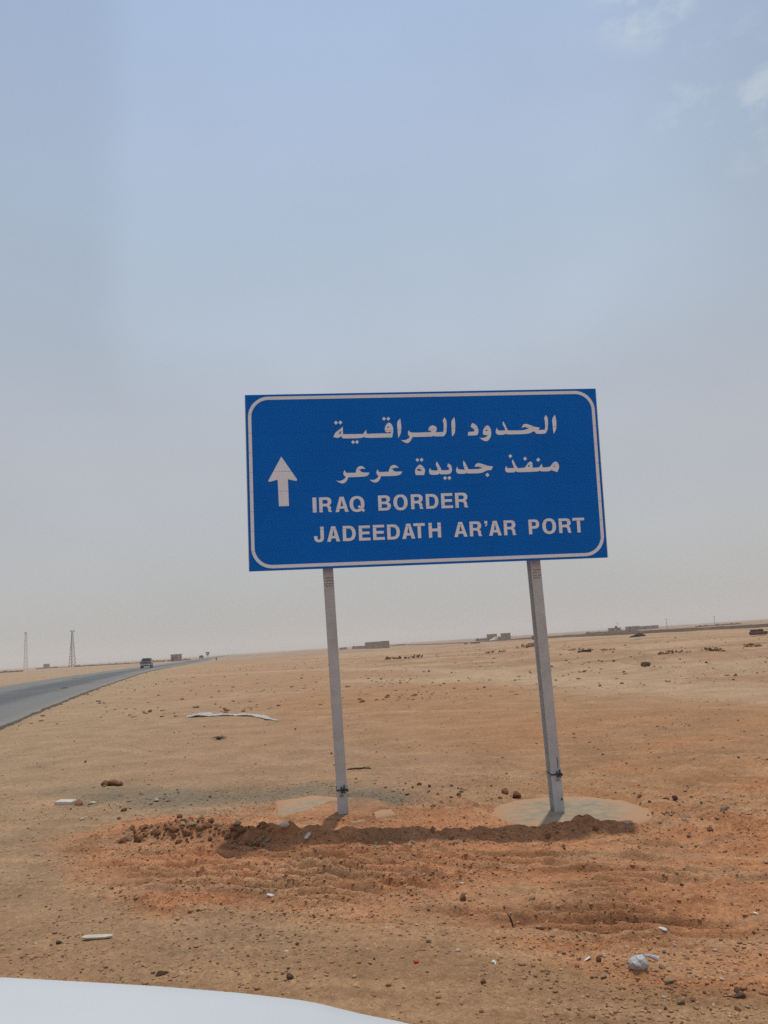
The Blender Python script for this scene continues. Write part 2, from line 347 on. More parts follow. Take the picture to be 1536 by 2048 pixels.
    r2 = gauss(x - 1.27 - (y - 5) * 0.1, 0.30) * sstep(y, 4.3, 4.6) * (1 - sstep(y, 5.5, 5.9))
    h = h + r2 * 0.034 * np.sin((y + 0.25 * x + (fbm(x, y, 0.3, 2, 15) - 0.5) * 0.10) * 2 * math.pi / 0.13)
    r3 = gauss(x + 0.5, 0.27) * sstep(y, 5.2, 5.4) * (1 - sstep(y, 6.1, 6.4))
    h = h + r3 * 0.032 * np.sin((y + 0.25 * x + (fbm(x, y, 0.3, 2, 16) - 0.5) * 0.08) * 2 * math.pi / 0.12)
    # wheel ruts curving off to the right
    for k, off in enumerate((0.0, 0.55)):
        rx = np.interp(y, [4.5, 5.7, 6.85, 7.6, 8.6, 11], [3.0, 2.62, 2.2, 2.05, 2.35, 4.2]) + off
        h = h - 0.028 * gauss(x - rx, 0.09) * sstep(y, 4.4, 5.4) * (1 - sstep(y, 8.6, 11)) + 0.022 * gauss(x - rx - 0.17, 0.08) * sstep(y, 4.4, 5.4) * (1 - sstep(y, 8.6, 11))
    # small crumbly step left of centre in the foreground
    sy = np.interp(x, [-2.0, -1.58, -0.79, -0.4], [5.85, 5.44, 5.14, 5.1])
    h = h + 0.035 * gauss(y - sy, 0.09) * sstep(x, -2.0, -1.6) * (1 - sstep(x, -0.75, -0.4)) * fbm(x, y, 0.1, 3, 17) * 1.6
    # footings sit flush: keep soil below their tops
    for P, z in ((PAD_R, -0.104), (PAD_L, 0.030)):
        cx, cy = sum(p[0] for p in P) / len(P), sum(p[1] for p in P) / len(P)
        ang = np.arctan2(y - cy, x - cx); pa = sorted((math.atan2(p[1] - cy, p[0] - cx), math.hypot(p[0] - cx, p[1] - cy)) for p in P)
        A = [a for a, _ in pa]; D = [d for _, d in pa]
        rr = np.interp(ang, [A[-1] - 2 * math.pi] + A + [A[0] + 2 * math.pi], [D[-1]] + D + [D[0]])
        inside = 1 - sstep(np.hypot(x - cx, y - cy) / rr, 0.86, 1.04)
        cov = sstep(fbm(x, y, 0.55, 3, 40), 0.44, 0.52) * 0.040 if z > 0 else 0.0
        keep = 1 - sstep(y, berm_y(x) + 0.05, berm_y(x) + 0.3)
        h = h * (1 - inside * (1 - keep)) + (z - 0.012 + cov) * inside * (1 - keep)
    h = h * (1 - rm) + rm * -0.08
    return h
def soil_colour(x, y):
    n1, n2, n3 = fbm(x, y, 5.0, 4, 51), fbm(x, y, 1.4, 4, 52), fbm(x, y, 22.0, 4, 53)
    tan = np.array([0.335, 0.208, 0.122]); red = np.array([0.468, 0.218, 0.108]); redd = np.array([0.360, 0.160, 0.074])
    grey = np.array([0.215, 0.168, 0.115]); pale = np.array([0.40, 0.285, 0.185]); brown = np.array([0.29, 0.185, 0.115]); orange = np.array([0.348, 0.174, 0.084])
    c = np.broadcast_to(tan, x.shape + (3,)).copy()
    def lay(col, k):
        k = np.clip(k, 0, 1)[..., None]; c[:] = c * (1 - k) + col * k
    far = sstep(np.hypot(x, y), 25, 200)
    lay(np.array([0.25, 0.175, 0.125]), sstep(np.hypot(x, y), 120, 260) * 0.85)
    lay(np.array([0.165, 0.112, 0.080]), sstep(np.hypot(x, y), 190, 300) * sstep(x, 10, 60) * 0.85)
    bands = fbm(x * 0.22, y, 5.0, 4, 61); fz = sstep(y, 16, 30) * sstep(x - road_right(y), 12, 24)
    lay(brown, fz * sstep(bands, 0.50, 0.62) * 0.8); lay(pale, fz * sstep(bands, 0.46, 0.36) * 0.6)
    lay(np.array([0.24, 0.15, 0.095]), fz * sstep(fbm(x * 0.5, y, 2.6, 4, 62), 0.58, 0.72) * 0.55)
    lay(pale, sstep(n3, 0.5, 0.75) * 0.5 * far); lay(brown, sstep(n3, 0.5, 0.25) * 0.4 * far)
    # warmer soil on the right, in front of the field
    lay(orange, sstep(x + (n1 - 0.5) * 5, -1.5, 2.2) * (1 - sstep(y, 9.5, 24)) * 0.9)
    lay(orange, (1 - sstep(np.hypot((x - 0.5) / 6, (y - 24) / 9), 0.4, 1.0)) * 0.6 * n2 * 1.5)
    lay(brown, sstep(n2, 0.55, 0.75) * 0.35)
    lay(pale, sstep(n1, 0.55, 0.75) * 0.45 * sstep(y, 9, 14))
    # the verge beside the road is greyer and dustier
    d = x - road_right(y); lay(np.array([0.335, 0.240, 0.152]), (1 - sstep(d + (n1 - .5) * 4, 0.5, 8.0)) * 0.7)
    # near left ground is duller brown
    lay(np.array([0.345, 0.212, 0.122]), (1 - sstep(x + (n2 - 0.5) * 2, -2.0, 0.9)) * (1 - sstep(y, 5.2, 6.6)) * 0.85)
    lay(np.array([0.345, 0.205, 0.112]), (1 - sstep(y + (n2 - 0.5) * 1.2, 3.9, 5.0)) * (1 - sstep(x, 0.7, 2.0)) * 0.8)
    lay(red, red_mask(x, y) * (0.88 + 0.4 * (n2 - 0.5)))
    lay(redd, red_mask(x, y) * sstep(fbm(x, y, 0.7, 4, 54), 0.52, 0.7) * 0.6)
    lay(np.array([0.40, 0.225, 0.125]), red_mask(x, y) * sstep(fbm(x, y * 2.5, 0.9, 3, 55), 0.55, 0.72) * 0.6)
    nearb = 1 - sstep(np.hypot(x, y), 9, 16)
    lay(np.array([0.43, 0.262, 0.150]), nearb * sstep(fbm(x * 0.14 + 9, y + 0.25 * x, 0.15, 3, 35), 0.55, 0.72) * 0.65)
    lay(np.array([0.24, 0.118, 0.058]), nearb * sstep(fbm(x * 0.22 + 4, y + 0.25 * x, 0.13, 3, 38), 0.58, 0.74) * 0.5 * (0.3 + 0.7 * red_mask(x, y)))
    for k, (v0, xa, xb, dp) in enumerate(GROOVES):
        v = y + 0.25 * x - v0 + (vnoise(x / 0.6, x * 0 + k, 90 + k) - 0.5) * 0.05
        lay(np.array([0.47, 0.275, 0.155]), gauss(v - 0.058, 0.022) * sstep(x, xa, xa + 0.5) * (1 - sstep(x, xb - 0.5, xb)) * sstep(fbm(x, y, 0.5, 3, 97), .42, .6) * 0.55)
    for P in TRACKS: lay(np.array([0.43, 0.295, 0.185]), gauss(track_dist(x, y, P) + (n2 - .5) * .12, 0.10) * 0.55 * n1 * 1.6)
    lay(redd, gauss(y - berm_y(x), 0.22) * sstep(x, -2.7, -2.2) * (1 - sstep(x, 1.9, 2.3)) * 0.7)
    # grey cement-stained soil round and left of the footings
    gx = sstep(x + (n2 - .5), -5.6, -2.8) * (1 - sstep(x + (n2 - .5) * 1.5, -0.3, 0.9))
    gy = gauss(y - np.interp(x, [-6, -3, -1, 0.5], [10.9, 9.6, 9.0, 8.5]) + (n2 - 0.5) * 1.2, 0.62)
    lay(grey, gx * gy * 0.9 * (0.55 + 0.9 * sstep(fbm(x, y, 0.9, 4, 57), 0.35, 0.6)))
    # pale wheel tracks across the field
    for P in ([(-20, 72), (-4.2, 60), (1.8, 46.8), (4.4, 33.7), (8.2, 19), (12, 12)], [(2, 32), (6.4, 39.7), (9.5, 44.9), (14.8, 45), (23, 48), (60, 62)], [(-2, 38), (4.6, 29), (6.2, 21), (9.5, 13)]):
        dd = np.full(x.shape, 1e9)
        for (ax, ay), (bx, by) in zip(P, P[1:]):
            t = np.clip(((x - ax) * (bx - ax) + (y - ay) * (by - ay)) / ((bx - ax) ** 2 + (by - ay) ** 2), 0, 1)
            dd = np.minimum(dd, np.hypot(x - ax - t * (bx - ax), y - ay - t * (by - ay)))
        lay(pale, gauss(dd + (n2 - 0.5) * 0.9, 1.3) * 0.7)
    return c * np.array([1.10, 1.06, 0.99])

# ------------------------------------------------------------------ ground sheet, one piece out to the horizon
def axis(lo, hi, step, rp, rm_, ext):
    a = list(np.arange(lo, hi + 1e-6, step)); d = step
    while a[-1] < ext: d *= rp; a.append(a[-1] + d)
    b = []; d = step; p = lo
    while p > -ext: d *= rm_; p -= d; b.append(p)
    return np.array(b[::-1] + a)
EXT = 3600
xs = axis(-2.9, 2.9, 0.0125, 1.038, 1.038, EXT); ys = axis(3.4, 8.3, 0.0125, 1.022, 1.14, EXT)
GX, GY = np.meshgrid(xs, ys)
GZ = height(GX, GY); GC = soil_colour(GX, GY)
def grid_mesh(name, X_, Y_, Z_):
    ny, nx = X_.shape; me = bpy.data.meshes.new(name)
    me.vertices.add(nx * ny); me.vertices.foreach_set('co', np.stack([X_, Y_, Z_], -1).astype(np.float32).ravel())
    i = np.arange(nx * ny).reshape(ny, nx)
    q = np.stack([i[:-1, :-1], i[:-1, 1:], i[1:, 1:], i[1:, :-1]], -1).reshape(-1, 4)
    me.loops.add(q.size); me.loops.foreach_set('vertex_index', q.ravel().astype(np.int32))
    me.polygons.add(len(q)); me.polygons.foreach_set('loop_start', (np.arange(len(q)) * 4).astype(np.int32)); me.polygons.foreach_set('loop_total', np.full(len(q), 4, np.int32))
    me.update(calc_edges=True); me.shade_smooth(); return me
def colour_attr(me, name, c):
    a = me.color_attributes.new(name, 'FLOAT_COLOR', 'POINT'); cc = np.ones((len(me.vertices), 4), np.float32); cc[:, :3] = c.reshape(-1, 3); a.data.foreach_set('color', cc.ravel())
g_me = grid_mesh('ground', GX, GY, GZ); colour_attr(g_me, 'soil', GC)
tag(link('ground', g_me, M_SOIL), 'sandy desert ground with churned red soil round the sign', kind='structure')
def hz(x, y): return float(height(np.array([x]), np.array([y]))[0])

# ------------------------------------------------------------------ road
ry = [-150.]
while ry[-1] < 2600: ry.append(ry[-1] + max(0.35, 0.012 * abs(ry[-1])))
ry = np.array(ry); rx = road_right(ry)
k = np.ones(9) / 9; rxs = np.convolve(np.pad(rx, 4, mode='edge'), k, 'valid')
fr = np.array([0.0, 0.002, .06, .12, .18, .22, .26, .32, .38, .44, .50, .54, .58, .66, .75, .84, .92, .97, 0.998, 1.0])
FX = rxs[:, None] - fr[None] * ROAD_W; FY = np.repeat(ry[:, None], len(fr), 1)
edge = (fbm(ry, ry * 0 + 3, 1.3, 4, 71) - 0.5) * 0.34
FX = FX + edge[:, None] * (1 - sstep(fr, 0, .06))[None] + ((fbm(ry, ry * 0 + 9, 1.6, 4, 72) - 0.5) * 0.5)[:, None] * sstep(fr, .93, 1)[None]
FZ = 0.055 + 0.05 * (1 - (2 * fr - 1) ** 2)[None] + 0 * FX; FZ[:, 0] = -0.10; FZ[:, -1] = -0.10
wob = (fbm(FX, FY * 0.12, 1.5, 4, 73) - 0.5)
u = fr[None] + wob * 0.10
dark = sstep(u, .15, .25) * (1 - sstep(u, .48, .60))
asph = np.array([0.150, 0.138, 0.118]); dk = np.array([0.060, 0.058, 0.056]); dust = np.array([0.25, 0.20, 0.145])
rc = np.broadcast_to(asph, FX.shape + (3,)).copy()
rc = rc * (1 - dark[..., None] * 0.9) + dk * dark[..., None] * 0.9
dst = np.clip((1 - sstep(u, 0.0, 0.05)) * 0.5 + sstep(u, .86, 1.0) * 0.7 + sstep(fbm(FX, FY * 0.2, 3, 3, 74), .5, .8) * .3, 0, 1)[..., None]
rc = rc * (1 - dst) + dust * dst
rc[:, 0] = dk * 0.8
r_me = grid_mesh('road', FX, FY, FZ); r_me.set_sharp_from_angle(angle=R(35)); colour_attr(r_me, 'tint', rc)
tag(link('road', r_me, M_ROAD), 'grey asphalt road dusty at the edges running away to the left', kind='structure')

# dark earth bank across the right-hand plain
bp_ = [(-10, 420), (20, 330), (43.9, 276.6), (55.6, 244.3), (61.8, 192.4), (66.8, 168.7), (71.4, 152.5), (82, 120), (95, 95), (120, 60)]
bx = np.array([p[0] for p in bp_], float); byy = np.array([p[1] for p in bp_], float)
t = np.linspace(0, len(bp_) - 1, 260); cx_ = np.interp(t, np.arange(len(bp_)), bx); cy_ = np.interp(t, np.arange(len(bp_)), byy)
prof = np.array([(-2.2, -0.5), (-0.8, 0.35), (-0.1, 0.62), (0.7, 0.60), (1.6, 0.3), (3.2, -0.5)])
nx_, ny_ = np.gradient(cx_), np.gradient(cy_); ln = np.hypot(nx_, ny_); px_, py_ = -ny_ / ln, nx_ / ln
px_, py_ = -px_, -py_
BX = cx_[:, None] + px_[:, None] * prof[None, :, 0]; BY = cy_[:, None] + py_[:, None] * prof[None, :, 0]
sgn = np.sign(np.mean(py_))
BZ = base_h(BX, BY) + prof[None, :, 1] * (0.75 + 0.6 * fbm(BX, BY, 4, 3, 80)) * np.interp(t, [0, 1.5, 3, 9], [0.25, .5, 1, 1])[:, None]
b_me = grid_mesh('earth_bank', BX, BY, BZ)
M_BANK = mat('dark_gravel_bank', (0.125, 0.08, 0.052), 0.95, var=0.2, scale=0.6, bump=0.5, bscale=3, spec=0.05)
tag(link('earth_bank', b_me, M_BANK), 'long low dark earth bank across the right-hand plain', kind='structure')

# ------------------------------------------------------------------ the big blue sign
SIGN_C=(0.4529, 7.5806, 3.1795)
SIGN_EX=(0.99515, 0.09681, -0.01734)
SIGN_UP=(0.02305, -0.05817, 0.99804)
SIGN_W,SIGN_H=3.5000,1.7102
ARABIC=[
[[(-0.8159,0.522),(-0.8156,0.4454),(-0.6173,0.4432),(-0.6113,0.4567),(-0.6003,0.4694),(-0.5885,0.4853),(-0.5876,0.4675),(-0.5838,0.4437),(-0.3474,0.4447),(-0.3438,0.461),(-0.3614,0.4544),(-0.3817,0.4519),(-0.4005,0.46),(-0.4075,0.4847),(-0.398,0.5167),(-0.3807,0.5427),(-0.363,0.5511),(-0.3431,0.543),(-0.3269,0.5151),(-0.3208,0.4827),(-0.3238,0.4535),(-0.3359,0.4023),(-0.6014,0.4024),(-0.612,0.4162),(-0.6269,0.403),(-0.8115,0.4023),(-0.8271,0.4091),(-0.8344,0.4264),(-0.8588,0.4099),(-0.8935,0.4133),(-0.9107,0.4218),(-0.8952,0.4553),(-0.8787,0.4743),(-0.8527,0.4899),(-0.8331,0.5056)],[(-0.8636,0.453),(-0.8374,0.475),(-0.8367,0.4507)],[(-0.3822,0.5075),(-0.3694,0.5102),(-0.3565,0.5011),(-0.374,0.4968)]],
[[(-0.8805,0.5812),(-0.8616,0.5606),(-0.882,0.541),(-0.9009,0.5615)]],
[[(-0.8372,0.5834),(-0.8173,0.5619),(-0.8388,0.5413),(-0.8586,0.5629)]],
[[(-0.7206,0.3839),(-0.7023,0.3641),(-0.7221,0.3452),(-0.7404,0.3651)]],
[[(-0.6818,0.3846),(-0.6628,0.3641),(-0.6833,0.3446),(-0.7023,0.3651)]],
[[(-0.4079,0.6102),(-0.3891,0.5898),(-0.4096,0.5703),(-0.4284,0.5907)]],
[[(-0.3651,0.6092),(-0.3463,0.5889),(-0.3668,0.5694),(-0.3856,0.5897)]],
[[(-0.2482,0.5896),(-0.2433,0.5454),(-0.2405,0.5043),(-0.248,0.44),(-0.2757,0.3909),(-0.2797,0.47),(-0.2829,0.5551)]],
[[(-0.1664,0.4732),(-0.1614,0.4555),(-0.1445,0.4434),(0.0594,0.4456),(0.0427,0.4613),(0.0236,0.4641),(0.0357,0.4979),(0.0538,0.5093),(0.0745,0.5136),(0.1003,0.5035),(0.1126,0.4815),(0.1069,0.461),(0.0961,0.4436),(0.1704,0.443),(0.1772,0.4499),(0.1824,0.53),(0.1721,0.5568),(0.1926,0.5918),(0.2143,0.5558),(0.2057,0.4469),(0.1957,0.4236),(0.1801,0.4034),(0.1682,0.4007),(0.0835,0.4016),(0.0711,0.4101),(0.0601,0.4004),(-0.1349,0.401),(-0.1415,0.3847),(-0.157,0.3617),(-0.1781,0.3447),(-0.1957,0.341),(-0.2156,0.3485),(-0.2381,0.3637),(-0.2503,0.3757),(-0.2262,0.3704),(-0.197,0.3755),(-0.1732,0.3884),(-0.1608,0.4057),(-0.1748,0.4177),(-0.1796,0.4384),(-0.1761,0.4529)]],
[[(0.2925,0.5914),(0.2971,0.5451),(0.2948,0.4684),(0.2868,0.4273),(0.2587,0.3956),(0.2579,0.4692),(0.2584,0.5578)]],
[[(0.4157,0.4021),(0.4246,0.4398),(0.4782,0.4399),(0.4892,0.452),(0.4764,0.4696),(0.4514,0.4888),(0.4583,0.5149),(0.4707,0.527),(0.4929,0.5175),(0.5158,0.4963),(0.5274,0.4581),(0.5241,0.4236),(0.5105,0.4019)]],
[[(0.5672,0.4295),(0.5797,0.4672),(0.5983,0.491),(0.6161,0.5009),(0.6364,0.4935),(0.6521,0.4655),(0.655,0.4205),(0.6475,0.3862),(0.6285,0.3557),(0.6069,0.3403),(0.583,0.343),(0.5562,0.3574),(0.53,0.3808),(0.5502,0.3734),(0.5779,0.3755),(0.6061,0.3872),(0.6208,0.402),(0.5932,0.4027),(0.5729,0.4087)],[(0.5945,0.4496),(0.6068,0.4597),(0.6221,0.4489),(0.6059,0.4424)]],
[[(0.7149,0.4758),(0.7191,0.4536),(0.7304,0.4443),(0.7997,0.4448),(0.7848,0.4867),(0.771,0.5113),(0.7824,0.5387),(0.7997,0.5037),(0.8239,0.4442),(0.9835,0.4405),(1.037,0.4601),(0.9928,0.4771),(0.9642,0.4652),(0.9802,0.4996),(1.0016,0.5074),(1.0293,0.5033),(1.0973,0.4761),(1.1491,0.4658),(1.137,0.4418),(1.1965,0.4425),(1.204,0.4493),(1.208,0.5327),(1.1993,0.5594),(1.2191,0.5939),(1.2413,0.5585),(1.2305,0.4486),(1.2159,0.4177),(1.1974,0.4021),(1.1136,0.4027),(1.1005,0.4169),(1.0978,0.4295),(1.0732,0.4259),(1.0335,0.4046),(0.8145,0.4029),(0.7999,0.4137),(0.7867,0.4022),(0.714,0.4019),(0.6982,0.4264),(0.7033,0.454)]],
[[(1.3138,0.5933),(1.3241,0.5371),(1.3213,0.4744),(1.3115,0.4328),(1.2867,0.3986),(1.2827,0.4753),(1.2811,0.5555)]],
[[(-0.8991,-0.0075),(-0.8695,-0.0162),(-0.8392,-0.008),(-0.8146,0.0094),(-0.8051,0.0225),(-0.8208,0.0369),(-0.8279,0.0553),(-0.8229,0.0765),(-0.8128,0.0914),(-0.8063,0.0699),(-0.7946,0.0623),(-0.7056,0.0622),(-0.7034,0.0883),(-0.6905,0.1093),(-0.6719,0.124),(-0.6506,0.1283),(-0.6269,0.1167),(-0.6078,0.096),(-0.6305,0.1015),(-0.6548,0.0973),(-0.6672,0.0891),(-0.6616,0.078),(-0.6441,0.0623),(-0.5718,0.0603),(-0.5945,0.0213),(-0.7812,0.0194),(-0.7912,-0.0064),(-0.8101,-0.0301),(-0.8344,-0.0403),(-0.8612,-0.0347),(-0.8876,-0.0187)]],
[[(-0.5746,-0.0084),(-0.5448,-0.0166),(-0.5172,-0.0083),(-0.4923,0.0093),(-0.4857,0.0231),(-0.5002,0.0369),(-0.5067,0.0554),(-0.5017,0.0735),(-0.4932,0.0904),(-0.4868,0.0701),(-0.475,0.0618),(-0.3852,0.0629),(-0.3799,0.0885),(-0.3667,0.1126),(-0.3448,0.1272),(-0.3235,0.1279),(-0.2996,0.1168),(-0.2853,0.0981),(-0.3094,0.1018),(-0.3339,0.0982),(-0.3495,0.0888),(-0.341,0.0751),(-0.3204,0.0611),(-0.2492,0.0616),(-0.2797,0.0196),(-0.4616,0.0206),(-0.4718,-0.0066),(-0.491,-0.0303),(-0.5125,-0.0407),(-0.5395,-0.0362),(-0.5631,-0.0222)]],
[[(-0.0749,0.1262),(-0.0484,0.1109),(-0.0294,0.0842),(-0.0259,0.0608),(-0.0383,0.0205),(-0.1192,0.0228),(-0.1277,0.0521),(-0.1224,0.0781),(-0.1037,0.1066)],[(-0.1098,0.0748),(-0.0931,0.0848),(-0.0702,0.0795),(-0.0548,0.0628),(-0.0942,0.0627)]],
[[(0.0259,0.0885),(0.0292,0.0721),(0.0392,0.0637),(0.1001,0.062),(0.0982,0.0806),(0.081,0.1219),(0.0943,0.1536),(0.1091,0.1241),(0.1277,0.0886),(0.138,0.0621),(0.2049,0.0614),(0.2154,0.0716),(0.2091,0.0863),(0.1934,0.0984),(0.2055,0.129),(0.2338,0.1119),(0.2425,0.0766),(0.2374,0.0476),(0.2175,0.022),(0.1243,0.0217),(0.1133,0.0337),(0.1009,0.0195),(0.0283,0.0198),(0.0135,0.0365),(0.0112,0.0598),(0.018,0.08)]],
[[(0.2962,0.0985),(0.2974,0.078),(0.3062,0.0661),(0.3685,0.0626),(0.3515,0.1262),(0.3618,0.1552),(0.3778,0.1255),(0.4067,0.0651),(0.5123,0.0645),(0.5481,0.0752),(0.5077,0.088),(0.4677,0.0868),(0.4767,0.1111),(0.504,0.1268),(0.5329,0.1184),(0.6022,0.0948),(0.6518,0.0858),(0.632,0.0494),(0.5939,0.0522),(0.5334,0.0218),(0.3927,0.0228),(0.3827,0.033),(0.3693,0.0217),(0.2992,0.0226),(0.2826,0.0405),(0.2796,0.061),(0.2878,0.0841)]],
[[(0.7871,0.0894),(0.79,0.0722),(0.7994,0.0646),(0.8636,0.0653),(0.843,0.132),(0.8551,0.1528),(0.8715,0.1141),(0.9004,0.0618),(0.9747,0.0647),(0.994,0.096),(1.0152,0.1175),(1.0331,0.1259),(1.0498,0.1166),(1.0534,0.0944),(1.0489,0.0626),(1.1209,0.064),(1.132,0.0824),(1.1473,0.1026),(1.1509,0.0671),(1.158,0.0611),(1.2303,0.065),(1.247,0.0916),(1.2683,0.1107),(1.2888,0.12),(1.3104,0.1071),(1.3212,0.0822),(1.3192,0.0527),(1.299,0.0114),(1.2577,0.0273),(1.2333,0.0344),(1.2175,0.0211),(1.1307,0.0235),(1.1214,0.0336),(1.1083,0.0232),(1.0092,0.022),(0.8905,0.0214),(0.8776,0.0355),(0.8658,0.0202),(0.7846,0.0225),(0.7732,0.0384),(0.774,0.0678)],[(1.0018,0.0786),(1.0137,0.0945),(1.0238,0.0805),(1.017,0.0684)],[(1.2597,0.0715),(1.2712,0.0796),(1.2888,0.0609)]],
[[(-0.0956,0.1908),(-0.0774,0.1711),(-0.0975,0.1524),(-0.1157,0.1721)]],
[[(-0.055,0.192),(-0.0362,0.1717),(-0.0569,0.1525),(-0.0756,0.1728)]],
[[(0.1688,0.0042),(0.1875,-0.0162),(0.1668,-0.0353),(0.148,-0.015)]],
[[(0.2119,0.0047),(0.2312,-0.0163),(0.2098,-0.036),(0.1905,-0.0151)]],
[[(0.5923,0.0248),(0.6122,0.0032),(0.5899,-0.0173),(0.57,0.0044)]],
[[(0.8341,0.2054),(0.8536,0.1842),(0.8316,0.1642),(0.8121,0.1853)]],
[[(0.9817,0.1759),(1.0012,0.1548),(0.9791,0.1347),(0.9596,0.1559)]],
[[(1.1148,0.1621),(1.1348,0.1404),(1.1121,0.1198),(1.0921,0.1415)]]]
ARROW=[(-1.4202,0.24),(-1.2756,0.0129),(-1.2786,0.0003),(-1.2894,-0.0012),(-1.3635,0.0173),(-1.3604,-0.2422),(-1.4559,-0.2427),(-1.4611,0.0165),(-1.536,-0.003),(-1.5483,-0.0008),(-1.5498,0.0101)]
LATIN=[('I',-1.1349,-1.0969,-0.3139,-0.1684),('R',-1.0714,-0.9507,-0.3137,-0.1689),('A',-0.9169,-0.7894,-0.3161,-0.1692),('Q',-0.7784,-0.6321,-0.3209,-0.1664),('B',-0.5006,-0.3782,-0.3158,-0.1682),('O',-0.3513,-0.2128,-0.319,-0.1638),('R',-0.1801,-0.0615,-0.3123,-0.1669),('D',-0.0334,0.0902,-0.3124,-0.1686),('J',-1.1306,-1.0359,-0.6018,-0.4529),('A',-1.0068,-0.8819,-0.6005,-0.4532),('D',-0.8545,-0.73,-0.5996,-0.4538),('E',-0.6999,-0.5886,-0.6004,-0.4561),('E',-0.5628,-0.4503,-0.5998,-0.4544),('D',-0.4254,-0.3015,-0.6004,-0.4547),('A',-0.28,-0.1539,-0.5992,-0.4524),('T',-0.1674,-0.0548,-0.5966,-0.4514),('H',-0.0194,0.1011,-0.5964,-0.4519),('E',0.1178,0.2327,-0.3125,-0.1656),('R',0.2567,0.381,-0.3116,-0.1655),('A',0.2303,0.3597,-0.5982,-0.4534),('R',0.3848,0.5033,-0.5979,-0.4528),("'",0.5345,0.5628,-0.5066,-0.4507),('A',0.575,0.6997,-0.5981,-0.4538),('R',0.725,0.8445,-0.5988,-0.4531),('P',0.974,1.0816,-0.5984,-0.4534),('O',1.1118,1.2497,-0.6015,-0.4472),('R',1.2788,1.4022,-0.5959,-0.4526),('T',1.4198,1.539,-0.5973,-0.4516)]

S_C, S_EX, S_UP = Vector(SIGN_C), Vector(SIGN_EX), Vector(SIGN_UP); S_N = S_EX.cross(S_UP)      # S_N looks at the road user
sign = empty('road_sign', (0.42, 7.7, 0.0))
tag(sign, 'large blue border direction sign with white lettering and arrow on two steel posts', 'road sign')
SM = Matrix(((S_EX.x, S_UP.x, S_N.x, S_C.x), (S_EX.y, S_UP.y, S_N.y, S_C.y), (S_EX.z, S_UP.z, S_N.z, S_C.z), (0, 0, 0, 1)))
inv_root = Matrix.Translation(-Vector(sign.location))
def to_sign(me): me.transform(inv_root @ SM); return me
SEAMS = [0.6655 - 0.1907 * i for i in range(8)]
edges_v = [SIGN_H / 2] + SEAMS + [-SIGN_H / 2]
for a, b in zip(edges_v, edges_v[1:]):
    m = MB(); m.box((0, (a + b) / 2, -0.021), (SIGN_W, a - b - 0.0008, 0.040))
    me = to_sign(m.mesh('plank')); link('plank', me, M_BLUE, sign)
for sx in (-1, 1):
    m = MB(); m.box((sx * (SIGN_W / 2 + 0.004), 0, -0.026), (0.006, SIGN_H, 0.048), bev=0.001)
    link('edge_trim', to_sign(m.mesh('edge_trim')), M_ALU, sign)
m = MB()
for sx in (-1.25, -0.35, 0.35, 1.25): m.box((sx, 0, -0.064), (0.05, SIGN_H - 0.08, 0.044))
link('stiffener', to_sign(m.mesh('stiffener')), M_ALU, sign)['kind'] = 'stuff'

def filled(polys, name, z=0.0004, th=0.0006):
    cu = bpy.data.curves.new(name, 'CURVE'); cu.dimensions = '2D'; cu.fill_mode = 'BOTH'; cu.extrude = th
    for P in polys:
        s_ = cu.splines.new('POLY'); s_.points.add(len(P) - 1); s_.use_cyclic_u = True
        for p, q in zip(s_.points, P): p.co = (q[0], q[1], 0, 1)
    ob = bpy.data.objects.new(name, cu); me = bpy.data.meshes.new_from_object(ob)
    bpy.data.objects.remove(ob); bpy.data.curves.remove(cu)
    # the film is cut at every joint between two planks
    bm = bmesh.new(); bm.from_mesh(me)
    ysv = [v.co.y for v in bm.verts]
    for s0 in SEAMS:
        if min(ysv) < s0 < max(ysv):
            for d in (-0.0010, 0.0010):
                bmesh.ops.bisect_plane(bm, geom=bm.verts[:] + bm.edges[:] + bm.faces[:], plane_co=(0, s0 + d, 0), plane_no=(0, 1, 0))
            kill = [f for f in bm.faces if abs(f.calc_center_median().y - s0) < 0.0008]
            bmesh.ops.delete(bm, geom=kill, context='FACES')
    bm.to_mesh(me); bm.free()
    me.transform(Matrix.Translation((0, 0, z + th)))
    return to_sign(me)
def rrect(w, h, r, n=14):
    P = []
    for cx, cy, a0 in ((w / 2 - r, h / 2 - r, 0), (-w / 2 + r, h / 2 - r, 90), (-w / 2 + r, -h / 2 + r, 180), (w / 2 - r, -h / 2 + r, 270)):
        P += [(cx + r * math.cos(R(a0 + 90 * k / n)), cy + r * math.sin(R(a0 + 90 * k / n))) for k in range(n + 1)]
    return P
link('border_line', filled([rrect(SIGN_W - 0.042, SIGN_H - 0.042, 0.20), rrect(SIGN_W - 0.106, SIGN_H - 0.106, 0.168)], 'border_line'), M_WHITE, sign)
link('arrow', filled([ARROW], 'arrow'), M_WHITE, sign)
def smoothp(P, n=1):
    for _ in range(n):      # one corner-keeping round of Chaikin: only soft corners are rounded
        Q = []
        for i, p in enumerate(P):
            a, b = Vector(P[i - 1]), Vector(P[(i + 1) % len(P)]); v = Vector(p); d1, d2 = (v - a), (b - v)
            if d1.length < 1e-6 or d2.length < 1e-6 or d1.angle(d2) > R(62): Q.append(tuple(v)); continue
            Q.append(tuple(v - d1 * 0.22)); Q.append(tuple(v + d2 * 0.22))
        P = Q
    return P
for g_ in ARABIC: link('letter', filled([smoothp(p, 2) if len(p) > 5 else p for p in g_], 'letter'), M_WHITE, sign)
